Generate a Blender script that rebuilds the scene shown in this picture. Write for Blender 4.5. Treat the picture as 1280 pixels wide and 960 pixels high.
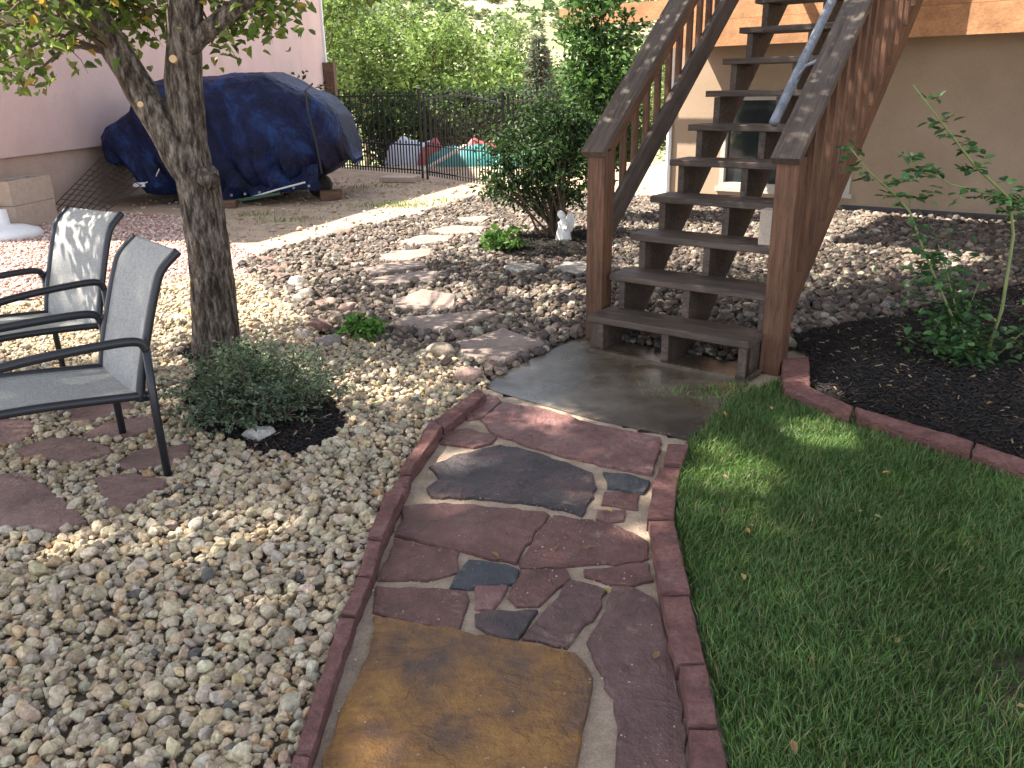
import bpy, math, random
import numpy as np
from mathutils import Vector, Matrix
from math import radians, sin, cos, pi
for o in list(bpy.data.objects): bpy.data.objects.remove(o)
SC = bpy.context.scene; COL = SC.collection
random.seed(7); RNG = np.random.default_rng(11)

# ------------------------------------------------------------------ camera
H = 1.45; PITCH = radians(19.65); ROLL = radians(-1.06)
cam_d = bpy.data.cameras.new('camera'); cam = bpy.data.objects.new('camera', cam_d); COL.objects.link(cam)
cam_d.sensor_width = 36; cam_d.lens = 36*1035/1280; cam_d.clip_end = 2000; cam_d.clip_start = .05
f_ = Vector((0, cos(PITCH), -sin(PITCH))); u_ = Vector((0, sin(PITCH), cos(PITCH))); r_ = Vector((1, 0, 0))
cr = cos(ROLL)*r_ + sin(ROLL)*u_; cu = -sin(ROLL)*r_ + cos(ROLL)*u_
cam.matrix_world = Matrix(((cr.x, cu.x, -f_.x, 0), (cr.y, cu.y, -f_.y, 0), (cr.z, cu.z, -f_.z, H), (0, 0, 0, 1)))
SC.camera = cam

# ------------------------------------------------------------------ sky, sun, exposure
SUN_EL = radians(55); SUN_H = Vector((-.9963, .086, 0))
SUN = Vector((SUN_H.x*cos(SUN_EL), SUN_H.y*cos(SUN_EL), sin(SUN_EL)))
w = bpy.data.worlds.new('World'); SC.world = w; w.use_nodes = True
nt = w.node_tree; bg = nt.nodes['Background']; sky = nt.nodes.new('ShaderNodeTexSky'); sky.sky_type = 'NISHITA'
sky.sun_disc = False; sky.sun_elevation = SUN_EL; sky.sun_rotation = math.atan2(SUN_H.x, SUN_H.y); sky.altitude = 1800; sky.air_density = .75; sky.dust_density = 2.5; sky.ozone_density = .5
hs_ = nt.nodes.new('ShaderNodeHueSaturation'); hs_.inputs['Saturation'].default_value = .42; nt.links.new(sky.outputs[0], hs_.inputs['Color']); nt.links.new(hs_.outputs[0], bg.inputs[0]); bg.inputs[1].default_value = .15
sd = bpy.data.lights.new('sun', 'SUN'); sd.energy = 5.0; sd.angle = radians(.53); sd.color = (1, .93, .82)
so = bpy.data.objects.new('sun', sd); COL.objects.link(so); so.rotation_euler = SUN.to_track_quat('Z', 'Y').to_euler(); so.location = (-20, 2, 30)
SC.view_settings.view_transform = 'Standard'; SC.view_settings.look = 'None'; SC.view_settings.gamma = 1
SC.view_settings.use_curve_mapping = False; SC.view_settings.exposure = 2.05
SC.cycles.max_bounces = 5; SC.cycles.diffuse_bounces = 3; SC.cycles.glossy_bounces = 3; SC.cycles.transmission_bounces = 3; SC.cycles.transparent_max_bounces = 4

# ------------------------------------------------------------------ measured layout (metres on the ground)
FLAGS = [('yellow', [(-0.413, 2.04), (-0.317, 2.016), (-0.083, 1.939), (0.069, 1.889), (0.159, 1.858), (0.193, 1.759), (0.178, 1.673), (0.152, 1.572), (0.127, 1.455), (0.1, 1.34), (-0.453, 1.353), (-0.45, 1.507), (-0.434, 1.689), (-0.404, 1.87)]), ('purple', [(0.291, 2.178), (0.359, 2.167), (0.412, 2.103), (0.414, 1.968), (0.412, 1.847), (0.406, 1.713), (0.395, 1.552), (0.378, 1.449), (0.357, 1.345), (0.195, 1.349), (0.222, 1.491), (0.241, 1.598), (0.236, 1.687), (0.211, 1.801), (0.19, 1.908), (0.229, 1.984), (0.273, 2.096)]), ('pink', [(-0.128, 2.188), (-0.024, 2.184), (-0.067, 2.064), (-0.124, 2.07)]), ('red', [(-0.436, 2.198), (-0.147, 2.165), (-0.141, 2.12), (-0.162, 1.97), (-0.279, 1.999), (-0.42, 2.065)]), ('dark', [(-0.123, 2.045), (-0.08, 2.058), (0.065, 2.054), (-0.001, 1.923), (-0.048, 1.934), (-0.115, 1.994)]), ('purple', [(0.17, 2.213), (0.279, 2.151), (0.236, 2.044), (0.138, 1.887), (0.017, 1.928), (0.068, 2.029)]), ('red', [(0.017, 2.278), (0.165, 2.278), (0.172, 2.225), (0.07, 2.081), (0.001, 2.083), (-0.026, 2.128)]), ('slate', [(-0.154, 2.34), (-0.106, 2.333), (0.014, 2.278), (0.003, 2.202), (-0.128, 2.176), (-0.202, 2.185)]), ('red', [(-0.414, 2.484), (-0.185, 2.393), (-0.178, 2.273), (-0.198, 2.261), (-0.275, 2.228), (-0.436, 2.238), (-0.413, 2.369)]), ('red', [(-0.415, 2.706), (-0.258, 2.733), (0.115, 2.654), (0.125, 2.631), (0.064, 2.489), (0.004, 2.316), (-0.107, 2.359), (-0.281, 2.446), (-0.41, 2.507), (-0.402, 2.595)]), ('red', [(0.137, 2.631), (0.306, 2.584), (0.413, 2.491), (0.447, 2.433), (0.432, 2.327), (0.358, 2.304), (0.017, 2.286), (0.011, 2.329), (0.071, 2.489)]), ('red', [(0.219, 2.271), (0.357, 2.299), (0.428, 2.302), (0.43, 2.204), (0.353, 2.176), (0.289, 2.185), (0.216, 2.235)]), ('dark', [(-0.058, 3.255), (0.05, 3.197), (0.22, 3.063), (0.314, 2.96), (0.317, 2.831), (0.242, 2.617), (0.102, 2.709), (-0.086, 2.76), (-0.31, 2.786), (-0.332, 2.857), (-0.289, 2.929), (-0.341, 3.047), (-0.252, 3.146)]), ('slate', [(0.355, 2.959), (0.446, 2.943), (0.526, 2.876), (0.487, 2.782), (0.357, 2.829)]), ('red', [(0.338, 2.802), (0.471, 2.782), (0.445, 2.657), (0.319, 2.701)]), ('pink', [(0.3, 2.662), (0.398, 2.652), (0.381, 2.581), (0.327, 2.568), (0.286, 2.6)]), ('red', [(-0.314, 3.388), (-0.203, 3.441), (-0.068, 3.339), (-0.095, 3.271), (-0.167, 3.229), (-0.315, 3.281)]), ('pink', [(-0.052, 3.755), (0.111, 3.689), (0.399, 3.437), (0.642, 3.282), (0.603, 3.129), (0.544, 2.932), (0.419, 2.995), (0.223, 3.112), (0.051, 3.241), (-0.097, 3.388), (-0.149, 3.54)]), ('pink', [(-0.116, 3.877), (-0.052, 3.784), (-0.14, 3.566), (-0.208, 3.543), (-0.231, 3.624)])]
EDGE_L = [[(-0.167, 3.856), (-0.128, 3.781), (-0.301, 3.36), (-0.355, 3.452)], [(-0.364, 3.442), (-0.309, 3.351), (-0.398, 2.919), (-0.441, 2.917)], [(-0.44, 2.906), (-0.4, 2.904), (-0.407, 2.75), (-0.469, 2.756)], [(-0.474, 2.746), (-0.408, 2.736), (-0.438, 2.416), (-0.486, 2.423)], [(-0.487, 2.412), (-0.439, 2.405), (-0.441, 2.206), (-0.489, 2.21)], [(-0.487, 2.201), (-0.442, 2.195), (-0.457, 2.003), (-0.499, 2.012)], [(-0.5, 1.996), (-0.456, 1.989), (-0.469, 1.481), (-0.505, 1.484)], [(-0.506, 1.477), (-0.468, 1.473), (-0.466, 1.316), (-0.503, 1.316)]]
EDGE_R = [[(0.641, 3.133), (0.722, 3.12), (0.656, 2.935), (0.589, 2.95)], [(0.569, 2.935), (0.653, 2.92), (0.612, 2.778), (0.519, 2.789)], [(0.516, 2.775), (0.605, 2.768), (0.545, 2.511), (0.456, 2.515)], [(0.459, 2.503), (0.543, 2.5), (0.509, 2.071), (0.426, 2.069)], [(0.425, 2.063), (0.506, 2.062), (0.484, 1.761), (0.407, 1.756)], [(0.417, 1.751), (0.484, 1.754), (0.463, 1.543), (0.396, 1.545)], [(0.396, 1.54), (0.463, 1.538), (0.458, 1.407), (0.437, 1.295), (0.355, 1.297)]]
BED_EDGE = [[(1.442, 4.203), (1.594, 4.222), (1.431, 3.726), (1.313, 3.767)], [(1.307, 3.722), (1.404, 3.797), (1.543, 3.486), (1.473, 3.354)], [(1.858, 3.057), (1.789, 2.951), (1.504, 3.343), (1.531, 3.437)], [(2.054, 2.781), (1.975, 2.666), (1.795, 2.943), (1.852, 3.034)]]
SAND = [(-0.109, 4.044), (-0.042, 3.864), (0.145, 3.784), (0.408, 3.524), (0.67, 3.348), (0.797, 3.287), (0.651, 2.883), (0.577, 2.585), (0.537, 2.121), (0.516, 1.811), (0.491, 1.594), (0.482, 1.462), (0.458, 1.335), (-0.524, 1.357), (-0.508, 1.564), (-0.503, 2.089), (-0.483, 2.45), (-0.46, 2.892), (-0.427, 3.123), (-0.339, 3.587)]
SLAB = [(0.465, 4.918), (1.379, 4.216), (1.218, 4.018), (1.071, 3.77), (0.875, 3.426), (0.749, 3.28), (0.663, 3.345), (0.383, 3.525), (0.077, 3.789), (-0.061, 3.909), (-0.149, 4.02), (0.001, 4.295), (0.289, 4.694)]
LAWN = [(0.755, 3.245), (0.847, 3.381), (1.001, 3.645), (1.172, 3.854), (1.365, 3.962), (1.419, 3.818), (1.539, 3.498), (1.613, 3.345), (1.845, 3.021), (1.976, 2.836), (2.7, 2.75), (3.3, 2.5), (3.3, 0.7), (0.45, 0.7), (0.455, 1.357), (0.473, 1.462), (0.479, 1.601), (0.503, 1.828), (0.524, 2.148), (0.565, 2.601), (0.627, 2.877), (0.673, 3.043), (0.747, 3.243)]
STEPS = [[(-0.334, 4.642), (-0.049, 4.989), (0.207, 4.665), (-0.03, 4.354), (-0.272, 4.42)], [(-0.726, 5.238), (-0.128, 5.43), (-0.078, 5.322), (-0.441, 4.95), (-0.592, 5.025), (-0.77, 5.137)], [(-0.849, 5.746), (-0.678, 6.085), (-0.389, 5.926), (-0.388, 5.549), (-0.639, 5.49), (-0.808, 5.58)], [(-1.126, 6.465), (-0.834, 6.708), (-0.589, 6.742), (-0.571, 6.367), (-0.854, 6.291), (-1.079, 6.309)], [(-1.224, 6.855), (-1.029, 7.112), (-0.735, 7.172), (-0.7, 6.925), (-0.912, 6.771), (-1.133, 6.656)], [(-1.207, 7.478), (-1.025, 7.697), (-0.723, 7.783), (-0.713, 7.498), (-0.869, 7.248), (-1.152, 7.275)], [(-1.087, 8.205), (-0.918, 8.523), (-0.562, 8.484), (-0.599, 8.154), (-0.893, 7.981)], [(-0.861, 8.878), (-0.603, 9.178), (-0.25, 8.999), (-0.301, 8.631), (-0.599, 8.611)], [(-0.598, 9.662), (-0.304, 9.851), (-0.2, 9.724), (-0.292, 9.409), (-0.517, 9.373)]]
PALE = [[(-0.055, 6.867), (0.018, 6.991), (0.201, 6.975), (0.261, 6.815), (0.204, 6.673), (0.016, 6.667)], [(0.365, 6.829), (0.46, 7.0), (0.655, 6.982), (0.669, 6.744), (0.566, 6.51), (0.387, 6.601)]]
PATIO = [[(-2.493, 3.624), (-2.42, 3.638), (-2.291, 3.65), (-2.149, 3.487), (-2.165, 3.327), (-2.233, 3.315), (-2.32, 3.334)], [(-2.149, 3.265), (-2.066, 3.401), (-1.956, 3.412), (-1.722, 3.276), (-1.701, 3.216), (-1.83, 3.108), (-2.043, 3.173)], [(-2.389, 3.805), (-2.271, 3.878), (-2.16, 3.872), (-2.176, 3.775), (-2.303, 3.724)], [(-2.171, 3.737), (-2.099, 3.91), (-1.96, 3.923), (-1.811, 3.756), (-1.836, 3.701), (-1.977, 3.564), (-2.063, 3.603)], [(-1.924, 3.427), (-1.884, 3.594), (-1.735, 3.623), (-1.638, 3.582), (-1.616, 3.478), (-1.723, 3.379), (-1.853, 3.385)], [(-1.643, 3.114), (-1.602, 3.241), (-1.469, 3.28), (-1.393, 3.292), (-1.361, 3.186), (-1.397, 3.089), (-1.553, 3.042)], [(-2.068, 3.027), (-2.003, 3.055), (-1.849, 2.944), (-1.632, 2.743), (-1.525, 2.627), (-1.612, 2.559), (-1.702, 2.597), (-1.809, 2.578), (-1.905, 2.582), (-2.15, 2.985)], [(-1.67, 2.98), (-1.609, 2.993), (-1.528, 3.02), (-1.361, 2.953), (-1.34, 2.88), (-1.389, 2.813), (-1.441, 2.672), (-1.507, 2.738), (-1.582, 2.848)]]
MULCH_C = [(-1.653, 3.856), (-1.748, 4.287), (-1.545, 4.484), (-1.171, 4.254), (-0.849, 3.814), (-0.755, 3.552), (-0.774, 3.324), (-0.91, 3.164), (-1.096, 3.229), (-1.315, 3.375), (-1.516, 3.589)]
MULCH_R = [(1.636, 4.756), (2.075, 5.027), (2.5, 5.19), (2.774, 5.44), (3.287, 5.744), (3.913, 6.076), (4.627, 6.153), (4.2, 4.0), (3.6, 2.8), (2.129, 2.885), (1.922, 3.159), (1.599, 3.594), (1.465, 3.956), (1.681, 4.453)]
MULCH_S = [(-0.321, 7.911), (0.027, 8.407), (0.557, 9.112), (0.92, 8.803), (0.894, 7.471), (0.442, 7.219), (0.021, 7.367)]
TREE_MULCH = [(-1.999, 4.661), (-1.974, 4.989), (-1.693, 4.971), (-1.424, 4.627), (-1.412, 4.336), (-1.703, 4.285)]
ROCKS = [(-1.239, 5.14, 0.18, 0.106, 'red'), (-1.281, 4.941, 0.133, 0.092, 'grey'), (-1.109, 4.828, 0.16, 0.09, 'grey'), (-1.125, 5.591, 0.171, 0.102, 'pink'), (-1.314, 5.756, 0.176, 0.094, 'pink'), (-1.502, 6.034, 0.148, 0.099, 'grey'), (-1.665, 6.421, 0.171, 0.118, 'pale'), (-0.837, 5.173, 0.137, 0.063, 'pink'), (-0.411, 4.541, 0.157, 0.111, 'tan'), (-0.227, 4.098, 0.168, 0.126, 'pink'), (-1.125, 3.393, 0.134, 0.075, 'pale'), (-2.261, 5.448, 0.141, 0.07, 'pink'), (-2.221, 5.549, 0.083, 0.071, 'yellow'), (-2.222, 7.432, 0.198, 0.076, 'red'), (-1.898, 6.738, 0.193, 0.069, 'red'), (1.725, 4.945, 0.158, 0.063, 'pink'), (-1.769, 8.898, 0.231, 0.089, 'red'), (-0.122, 4.322, 0.088, 0.062, 'red'), (-2.019, 7.046, 0.159, 0.065, 'red'), (-0.968, 5.274, 0.118, 0.054, 'tan')]
CREAM_EDGE = [(-4.981, 6.014), (-3.739, 5.922), (-3.165, 6.198), (-2.658, 6.927), (-2.068, 6.876), (-1.59, 6.001), (-1.186, 4.938), (-0.848, 5.004), (-0.48, 4.808), (-0.27, 4.482), (-0.117, 4.092)]
DARK_TOP = [(-2.434, 7.415), (-2.297, 7.983), (-1.809, 9.112), (-1.136, 10.234), (-0.41, 12.123)]
TRUNK = [(-1.758, 4.73, -0.032), (-1.749, 4.73, 0.098), (-1.726, 4.73, 0.435), (-1.72, 4.73, 0.802), (-1.73, 4.73, 1.044)]
STEMR = [(-1.729, 4.73, 0.957), (-1.748, 4.73, 1.193), (-1.725, 4.73, 1.522), (-1.669, 4.73, 1.835), (-1.608, 4.73, 2.134), (-1.524, 4.73, 2.487), (-1.387, 4.73, 2.95)]
STEML = [(-1.713, 4.7, 0.938), (-1.804, 4.7, 1.154), (-1.924, 4.7, 1.405), (-2.032, 4.7, 1.646), (-2.17, 4.7, 1.917), (-2.327, 4.7, 2.249), (-2.52, 4.7, 2.632)]
LIMB = [(-1.665, 4.7, 1.679), (-1.542, 4.7, 1.774), (-1.369, 4.7, 1.885), (-1.108, 4.7, 2.011), (-0.774, 4.7, 2.079)]
TARP_TOP = [(-5.796, 12.7, 0.916), (-5.644, 12.7, 1.114), (-5.104, 12.7, 1.348), (-5.027, 12.7, 1.608), (-4.169, 12.7, 1.658), (-3.303, 12.7, 1.697), (-2.863, 12.7, 1.505), (-2.578, 12.7, 1.468), (-2.363, 12.7, 1.278), (-2.232, 12.7, 0.886), (-2.22, 12.7, 0.603), (-2.319, 12.7, 0.398)]
TARP_BOT = [(-5.49, 12.0, 0.871), (-5.324, 12.0, 0.545), (-5.007, 12.0, 0.43), (-4.778, 12.0, 0.094), (-4.154, 12.0, 0.083), (-3.483, 12.0, -0.008), (-2.666, 12.0, 0.2), (-2.193, 12.0, 0.434)]

# ------------------------------------------------------------------ materials
def nd(t, typ, **kw):
    n = t.nodes.new(typ)
    for k, v in kw.items(): setattr(n, k, v)
    return n
def ramp(t, fac, stops):
    r = t.nodes.new('ShaderNodeValToRGB'); e = r.color_ramp.elements
    while len(e) < len(stops): e.new(.5)
    for i, (p, c) in enumerate(stops): e[i].position = p; e[i].color = (*c, 1) if len(c) == 3 else c
    t.links.new(fac, r.inputs[0]); return r.outputs[0]
def noise(t, vec, scale, detail=6, rough=.6, dist=0):
    n = t.nodes.new('ShaderNodeTexNoise'); n.inputs['Scale'].default_value = scale; n.inputs['Detail'].default_value = detail
    n.inputs['Roughness'].default_value = rough; n.inputs['Distortion'].default_value = dist
    if vec is not None: t.links.new(vec, n.inputs['Vector'])
    return n.outputs['Fac']
def coords(t, kind='Object', scale=None, rnd=False):
    c = t.nodes.new('ShaderNodeTexCoord').outputs[kind]
    if rnd:
        oi = t.nodes.new('ShaderNodeObjectInfo'); m = nd(t, 'ShaderNodeMath', operation='MULTIPLY'); m.inputs[1].default_value = 37
        t.links.new(oi.outputs['Random'], m.inputs[0]); a = nd(t, 'ShaderNodeVectorMath', operation='ADD')
        t.links.new(c, a.inputs[0]); t.links.new(m.outputs[0], a.inputs[1]); c = a.outputs[0]
    if scale is not None:
        mp = t.nodes.new('ShaderNodeMapping'); mp.inputs['Scale'].default_value = scale; t.links.new(c, mp.inputs['Vector']); c = mp.outputs[0]
    return c
def mixc(t, a, b, fac, mode='MIX'):
    m = nd(t, 'ShaderNodeMix', data_type='RGBA', blend_type=mode)
    for s, v in ((m.inputs[6], a), (m.inputs[7], b)):
        if isinstance(v, tuple): s.default_value = (*v, 1)
        else: t.links.new(v, s)
    if isinstance(fac, (int, float)): m.inputs[0].default_value = fac
    else: t.links.new(fac, m.inputs[0])
    return m.outputs[2]
def bump(t, b, h, strength, dist):
    n = t.nodes.new('ShaderNodeBump'); n.inputs['Strength'].default_value = strength; n.inputs['Distance'].default_value = dist
    t.links.new(h, n.inputs['Height']); t.links.new(n.outputs[0], b.inputs['Normal'])
def newmat(name):
    m = bpy.data.materials.new(name); m.use_nodes = True; t = m.node_tree; return m, t, t.nodes['Principled BSDF']
def M_noise(name, stops, scale=8, rough=.8, bs=.3, bd=.01, kind='Object', fine=60, vscale=None, rnd=False, rrange=None, spec=.4, con=.8, cleft=0, dust=None):
    m, t, b = newmat(name); c = coords(t, kind, vscale, rnd)
    n1 = noise(t, c, scale, 8, .65); n2 = noise(t, c, fine, 6, .7)
    col = ramp(t, n1, stops); col = mixc(t, col, ramp(t, n2, [(.3, (.62,)*3), (.7, (1.25,)*3)]), con, 'MULTIPLY')
    if dust: col = mixc(t, col, dust, ramp(t, noise(t, c, 6, 12, .82), [(.57, (0, 0, 0)), (.68, (.8,)*3)]))
    t.links.new(col, b.inputs['Base Color']); b.inputs['Roughness'].default_value = rough; b.inputs['Specular IOR Level'].default_value = spec
    if rrange:
        r = ramp(t, noise(t, c, scale*.7, 5, .6), [(.38, (rrange[0],)*3), (.62, (rrange[1],)*3)]); t.links.new(r, b.inputs['Roughness'])
    ad = nd(t, 'ShaderNodeMath', operation='ADD'); t.links.new(n1, ad.inputs[0]); t.links.new(n2, ad.inputs[1])
    hgt = ad.outputs[0]
    if cleft:
        st_ = ramp(t, noise(t, c, 3.6, 8, .55, 1.2), [(.36, (0,)*3), (.375, (.3,)*3), (.48, (.35,)*3), (.49, (.6,)*3), (.60, (.65,)*3), (.61, (1,)*3)])
        a2 = nd(t, 'ShaderNodeMath', operation='MULTIPLY_ADD'); a2.inputs[1].default_value = cleft; t.links.new(st_, a2.inputs[0]); t.links.new(hgt, a2.inputs[2]); hgt = a2.outputs[0]
    if bs: bump(t, b, hgt, bs, bd)
    return m
def M_col(name, rough=.8, bs=.3, bd=.004, scale=70, transl=0, spec=.4, var=.35):
    m, t, b = newmat(name); a = nd(t, 'ShaderNodeAttribute', attribute_name='col'); c = coords(t)
    n = noise(t, c, scale, 6, .7); col = mixc(t, a.outputs['Color'], ramp(t, n, [(.3, (1-var,)*3), (.7, (1+var*.7,)*3)]), 1., 'MULTIPLY')
    t.links.new(col, b.inputs['Base Color']); b.inputs['Roughness'].default_value = rough; b.inputs['Specular IOR Level'].default_value = spec
    if bs: bump(t, b, n, bs, bd)
    if transl:
        tr = t.nodes.new('ShaderNodeBsdfTranslucent'); t.links.new(mixc(t, col, (1, .95, .35), .25, 'MULTIPLY'), tr.inputs[0])
        mx = t.nodes.new('ShaderNodeMixShader'); mx.inputs[0].default_value = transl
        out = t.nodes['Material Output']; t.links.new(b.outputs[0], mx.inputs[1]); t.links.new(tr.outputs[0], mx.inputs[2]); t.links.new(mx.outputs[0], out.inputs[0])
    return m
def M_wood(name, dark, light, rough=.65, wear=None):
    m, t, b = newmat(name); c = coords(t, 'Object', (2.2, 34, 34), True); c2 = coords(t, 'Object', (1.2, 2, 2), True)
    g = noise(t, c, 1.6, 8, .7, .6); l = noise(t, c2, 2.5, 5, .6)
    col = ramp(t, g, [(.3, dark), (.62, light)]); col = mixc(t, col, ramp(t, l, [(.3, (.6,)*3), (.7, (1.25,)*3)]), .9, 'MULTIPLY')
    if wear: col = mixc(t, col, wear, ramp(t, noise(t, c, 3.1, 8, .75), [(.58, (0, 0, 0)), (.75, (.75,)*3)]))
    t.links.new(col, b.inputs['Base Color']); t.links.new(ramp(t, g, [(.3, (rough+.1,)*3), (.7, (rough-.1,)*3)]), b.inputs['Roughness'])
    b.inputs['Specular IOR Level'].default_value = .35; bump(t, b, g, .5, .004); return m
def M_plain(name, col, rough=.5, metal=0, spec=.5, bs=0):
    m, t, b = newmat(name); n = noise(t, coords(t), 25, 6, .6)
    t.links.new(mixc(t, tuple(v*.78 for v in col), tuple(min(1, v*1.15) for v in col), n), b.inputs['Base Color'])
    b.inputs['Roughness'].default_value = rough; b.inputs['Metallic'].default_value = metal; b.inputs['Specular IOR Level'].default_value = spec
    if bs: bump(t, b, n, bs, .003)
    return m
MT = {}
MT['dirt'] = M_noise('dirt', [(.25, (.26, .185, .125)), (.5, (.40, .30, .21)), (.75, (.50, .39, .29))], 3.2, .95, .8, .012, fine=85)
MT['pinkbase'] = M_noise('pink_gravel_ground', [(.3, (.36, .23, .19)), (.5, (.50, .33, .28)), (.7, (.58, .43, .37))], 40, .95, .9, .012, fine=150)
MT['creambase'] = M_noise('pebble_ground', [(.3, (.12, .095, .07)), (.7, (.26, .21, .15))], 30, .95, .6, .01)
MT['darkbase'] = M_noise('brown_gravel_ground', [(.3, (.06, .05, .04)), (.7, (.13, .105, .085))], 30, .95, .6, .01)
MT['sand'] = M_noise('path_sand', [(.3, (.33, .235, .165)), (.55, (.47, .36, .265)), (.75, (.56, .45, .34))], 9, .95, 1, .012, fine=160)
MT['soil'] = M_noise('lawn_soil', [(.3, (.035, .028, .018)), (.7, (.08, .065, .04))], 12, .95, .8, .02)
MT['mulch'] = M_noise('mulch_ground', [(.3, (.0060, .0042, .0030)), (.55, (.0168, .0114, .0078)), (.75, (.0360, .0240, .0162))], 25, .95, 1, .03, fine=110)
MT['concrete'] = M_noise('wet_concrete', [(.34, (.038, .026, .015)), (.48, (.085, .064, .042)), (.62, (.15, .122, .09))], 2.2, .4, .3, .003, fine=180, rrange=(.12, .45), spec=.5)
STC = {'yellow': [(.30, (.0731, .0499, .0430)), (.43, (.1462, .0731, .0344)), (.54, (.2236, .1075, .0301)), (.64, (.2838, .1419, .0344)), (.78, (.2580, .1634, .0860))],
       'purple': [(.3, (.0805, .0425, .0386)), (.5, (.1223, .0644, .0579)), (.7, (.1610, .0934, .0837))],
       'red': [(.3, (.0901, .0399, .0335)), (.5, (.1352, .0592, .0489)), (.7, (.1770, .0869, .0740))],
       'pink': [(.3, (.1223, .0547, .0502)), (.5, (.1867, .0869, .0773)), (.7, (.2318, .1288, .1127))],
       'dark': [(.3, (.0290, .0244, .0271)), (.5, (.0547, .0399, .0418)), (.7, (.1223, .0644, .0579))],
       'slate': [(.3, (.025, .028, .034)), (.5, (.05, .052, .06)), (.7, (.10, .095, .10))],
       'patio': [(.3, (.1275, .0723, .0595)), (.5, (.2125, .1232, .1020)), (.7, (.2805, .1785, .1487))],
       'step': [(.3, (.20, .145, .115)), (.5, (.27, .20, .165)), (.7, (.34, .265, .22))],
       'pale': [(.3, (.22, .195, .17)), (.7, (.33, .30, .27))]}
for k, v in STC.items():
    wet = k in ('yellow', 'purple', 'red', 'pink', 'dark', 'slate')
    MT['st_'+k] = M_noise('stone_'+k, v, 4.5 if k != 'yellow' else 5.5, .7, .85 if wet else .7, .022, fine=30, rnd=True, rrange=(.3, .62) if wet else None, cleft=.8, dust=(.30, .22, .17) if wet and k != 'yellow' else None)
MT['edge'] = M_noise('edging_sandstone', [(.3, (.1360, .0560, .0480)), (.5, (.2160, .0920, .0776)), (.72, (.2960, .1520, .1280))], 9, .8, 1, .03, fine=45, rnd=True, vscale=(1, 1, 3), con=1.)
MT['stone_col'] = M_col('pebble_stone', .8, .8, .005, 75, var=.5)
MT['leaf'] = M_col('leaf', .5, 0, transl=.4, var=.25, scale=20)
MT['grass'] = M_col('grass_blade', .45, 0, transl=.35, var=.3, scale=3.5)
MT['farleaf'] = M_col('far_leaf', .7, 0, transl=.35, var=.4, scale=.8)
MT['chip'] = M_col('mulch_chip', .9, 0, var=.3)
MT['wood'] = M_wood('stained_redwood', (.05, .023, .013), (.15, .070, .036))
MT['wooddark'] = M_wood('weathered_dark_wood', (.032, .023, .018), (.105, .075, .057), .6, (.21, .17, .14))
MT['fascia'] = M_wood('orange_cedar', (.30, .135, .06), (.46, .235, .11), .7)
MT['oldwood'] = M_wood('old_timber', (.06, .03, .018), (.16, .085, .05))
MT['bark'] = M_noise('bark', [(.36, (.035, .024, .018)), (.47, (.13, .095, .07)), (.56, (.27, .215, .165)), (.66, (.42, .36, .30))], 6.5, .95, 1, .05, vscale=(5, 5, 1.4), fine=13)
MT['cut'] = M_plain('cut_wood', (.55, .38, .2), .8)
MT['twig'] = M_plain('twig', (.10, .065, .04), .85)
MT['cane'] = M_plain('rose_cane', (.16, .19, .06), .6)
MT['stucco_pink'] = M_noise('pink_stucco', [(.3, (.57, .405, .375)), (.7, (.66, .485, .45))], 1.4, .95, .6, .010, fine=55, con=.3)
MT['stucco_base'] = M_noise('beige_pink_stucco', [(.3, (.42, .30, .245)), (.7, (.53, .40, .33))], 1.6, .95, .6, .012, fine=45, con=.35)
MT['stucco_tan'] = M_noise('tan_stucco', [(.3, (.285, .205, .135)), (.7, (.39, .285, .20))], .9, .95, .35, .006, fine=50, con=.25)
MT['darkstrip'] = M_plain('foundation_strip', (.07, .065, .07), .9)
MT['white'] = M_plain('white_paint', (.72, .72, .72), .5)
MT['chalk'] = M_plain('white_plaster', (.75, .73, .70), .8, bs=.4)
MT['iron'] = M_plain('black_iron', (.022, .018, .018), .5, .3)
MT['frame'] = M_plain('charcoal_frame', (.020, .021, .026), .42, .2)
MT['galv'] = M_noise('galvanised_pipe', [(.3, (.1254, .1386, .1716)), (.7, (.2772, .3036, .3498))], 9, .5, .2, .002)
MT['wire'] = M_plain('rusty_wire', (.05, .035, .03), .8)
MT['block'] = M_noise('concrete_block', [(.3, (.42, .335, .265)), (.7, (.52, .43, .35))], 14, .95, .6, .006, fine=120)
MT['rope'] = M_plain('white_rope', (.6, .6, .58), .8)
MT['black'] = M_plain('black_rubber', (.015, .015, .016), .8)
MT['green'] = M_plain('green_metal', (.02, .06, .035), .5)
m, t, b = newmat('blue_tarp'); c = coords(t); n = noise(t, c, 1.5, 10, .7, .8)
v = t.nodes.new('ShaderNodeTexVoronoi'); v.feature = 'DISTANCE_TO_EDGE'; v.inputs['Scale'].default_value = 8
nv = nd(t, 'ShaderNodeVectorMath', operation='ADD'); t.links.new(c, nv.inputs[0]); nn = t.nodes.new('ShaderNodeTexNoise'); nn.inputs['Scale'].default_value = 3; t.links.new(c, nn.inputs['Vector']); t.links.new(nn.outputs['Color'], nv.inputs[1]); t.links.new(nv.outputs[0], v.inputs['Vector'])
t.links.new(ramp(t, n, [(.40, (.007, .008, .022)), (.53, (.010, .016, .055)), (.70, (.024, .06, .19))]), b.inputs['Base Color'])
b.inputs['Roughness'].default_value = .55; b.inputs['Specular IOR Level'].default_value = .12
ad = nd(t, 'ShaderNodeMath', operation='MULTIPLY_ADD'); ad.inputs[1].default_value = 1.2; t.links.new(v.outputs[0], ad.inputs[0]); t.links.new(n, ad.inputs[2]); bump(t, b, ad.outputs[0], .4, .045); MT['tarp'] = m
m, t, b = newmat('sling_fabric'); c = coords(t, 'Object', (420, 40, 40)); c2 = coords(t, 'Object', (34, 420, 420))
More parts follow.
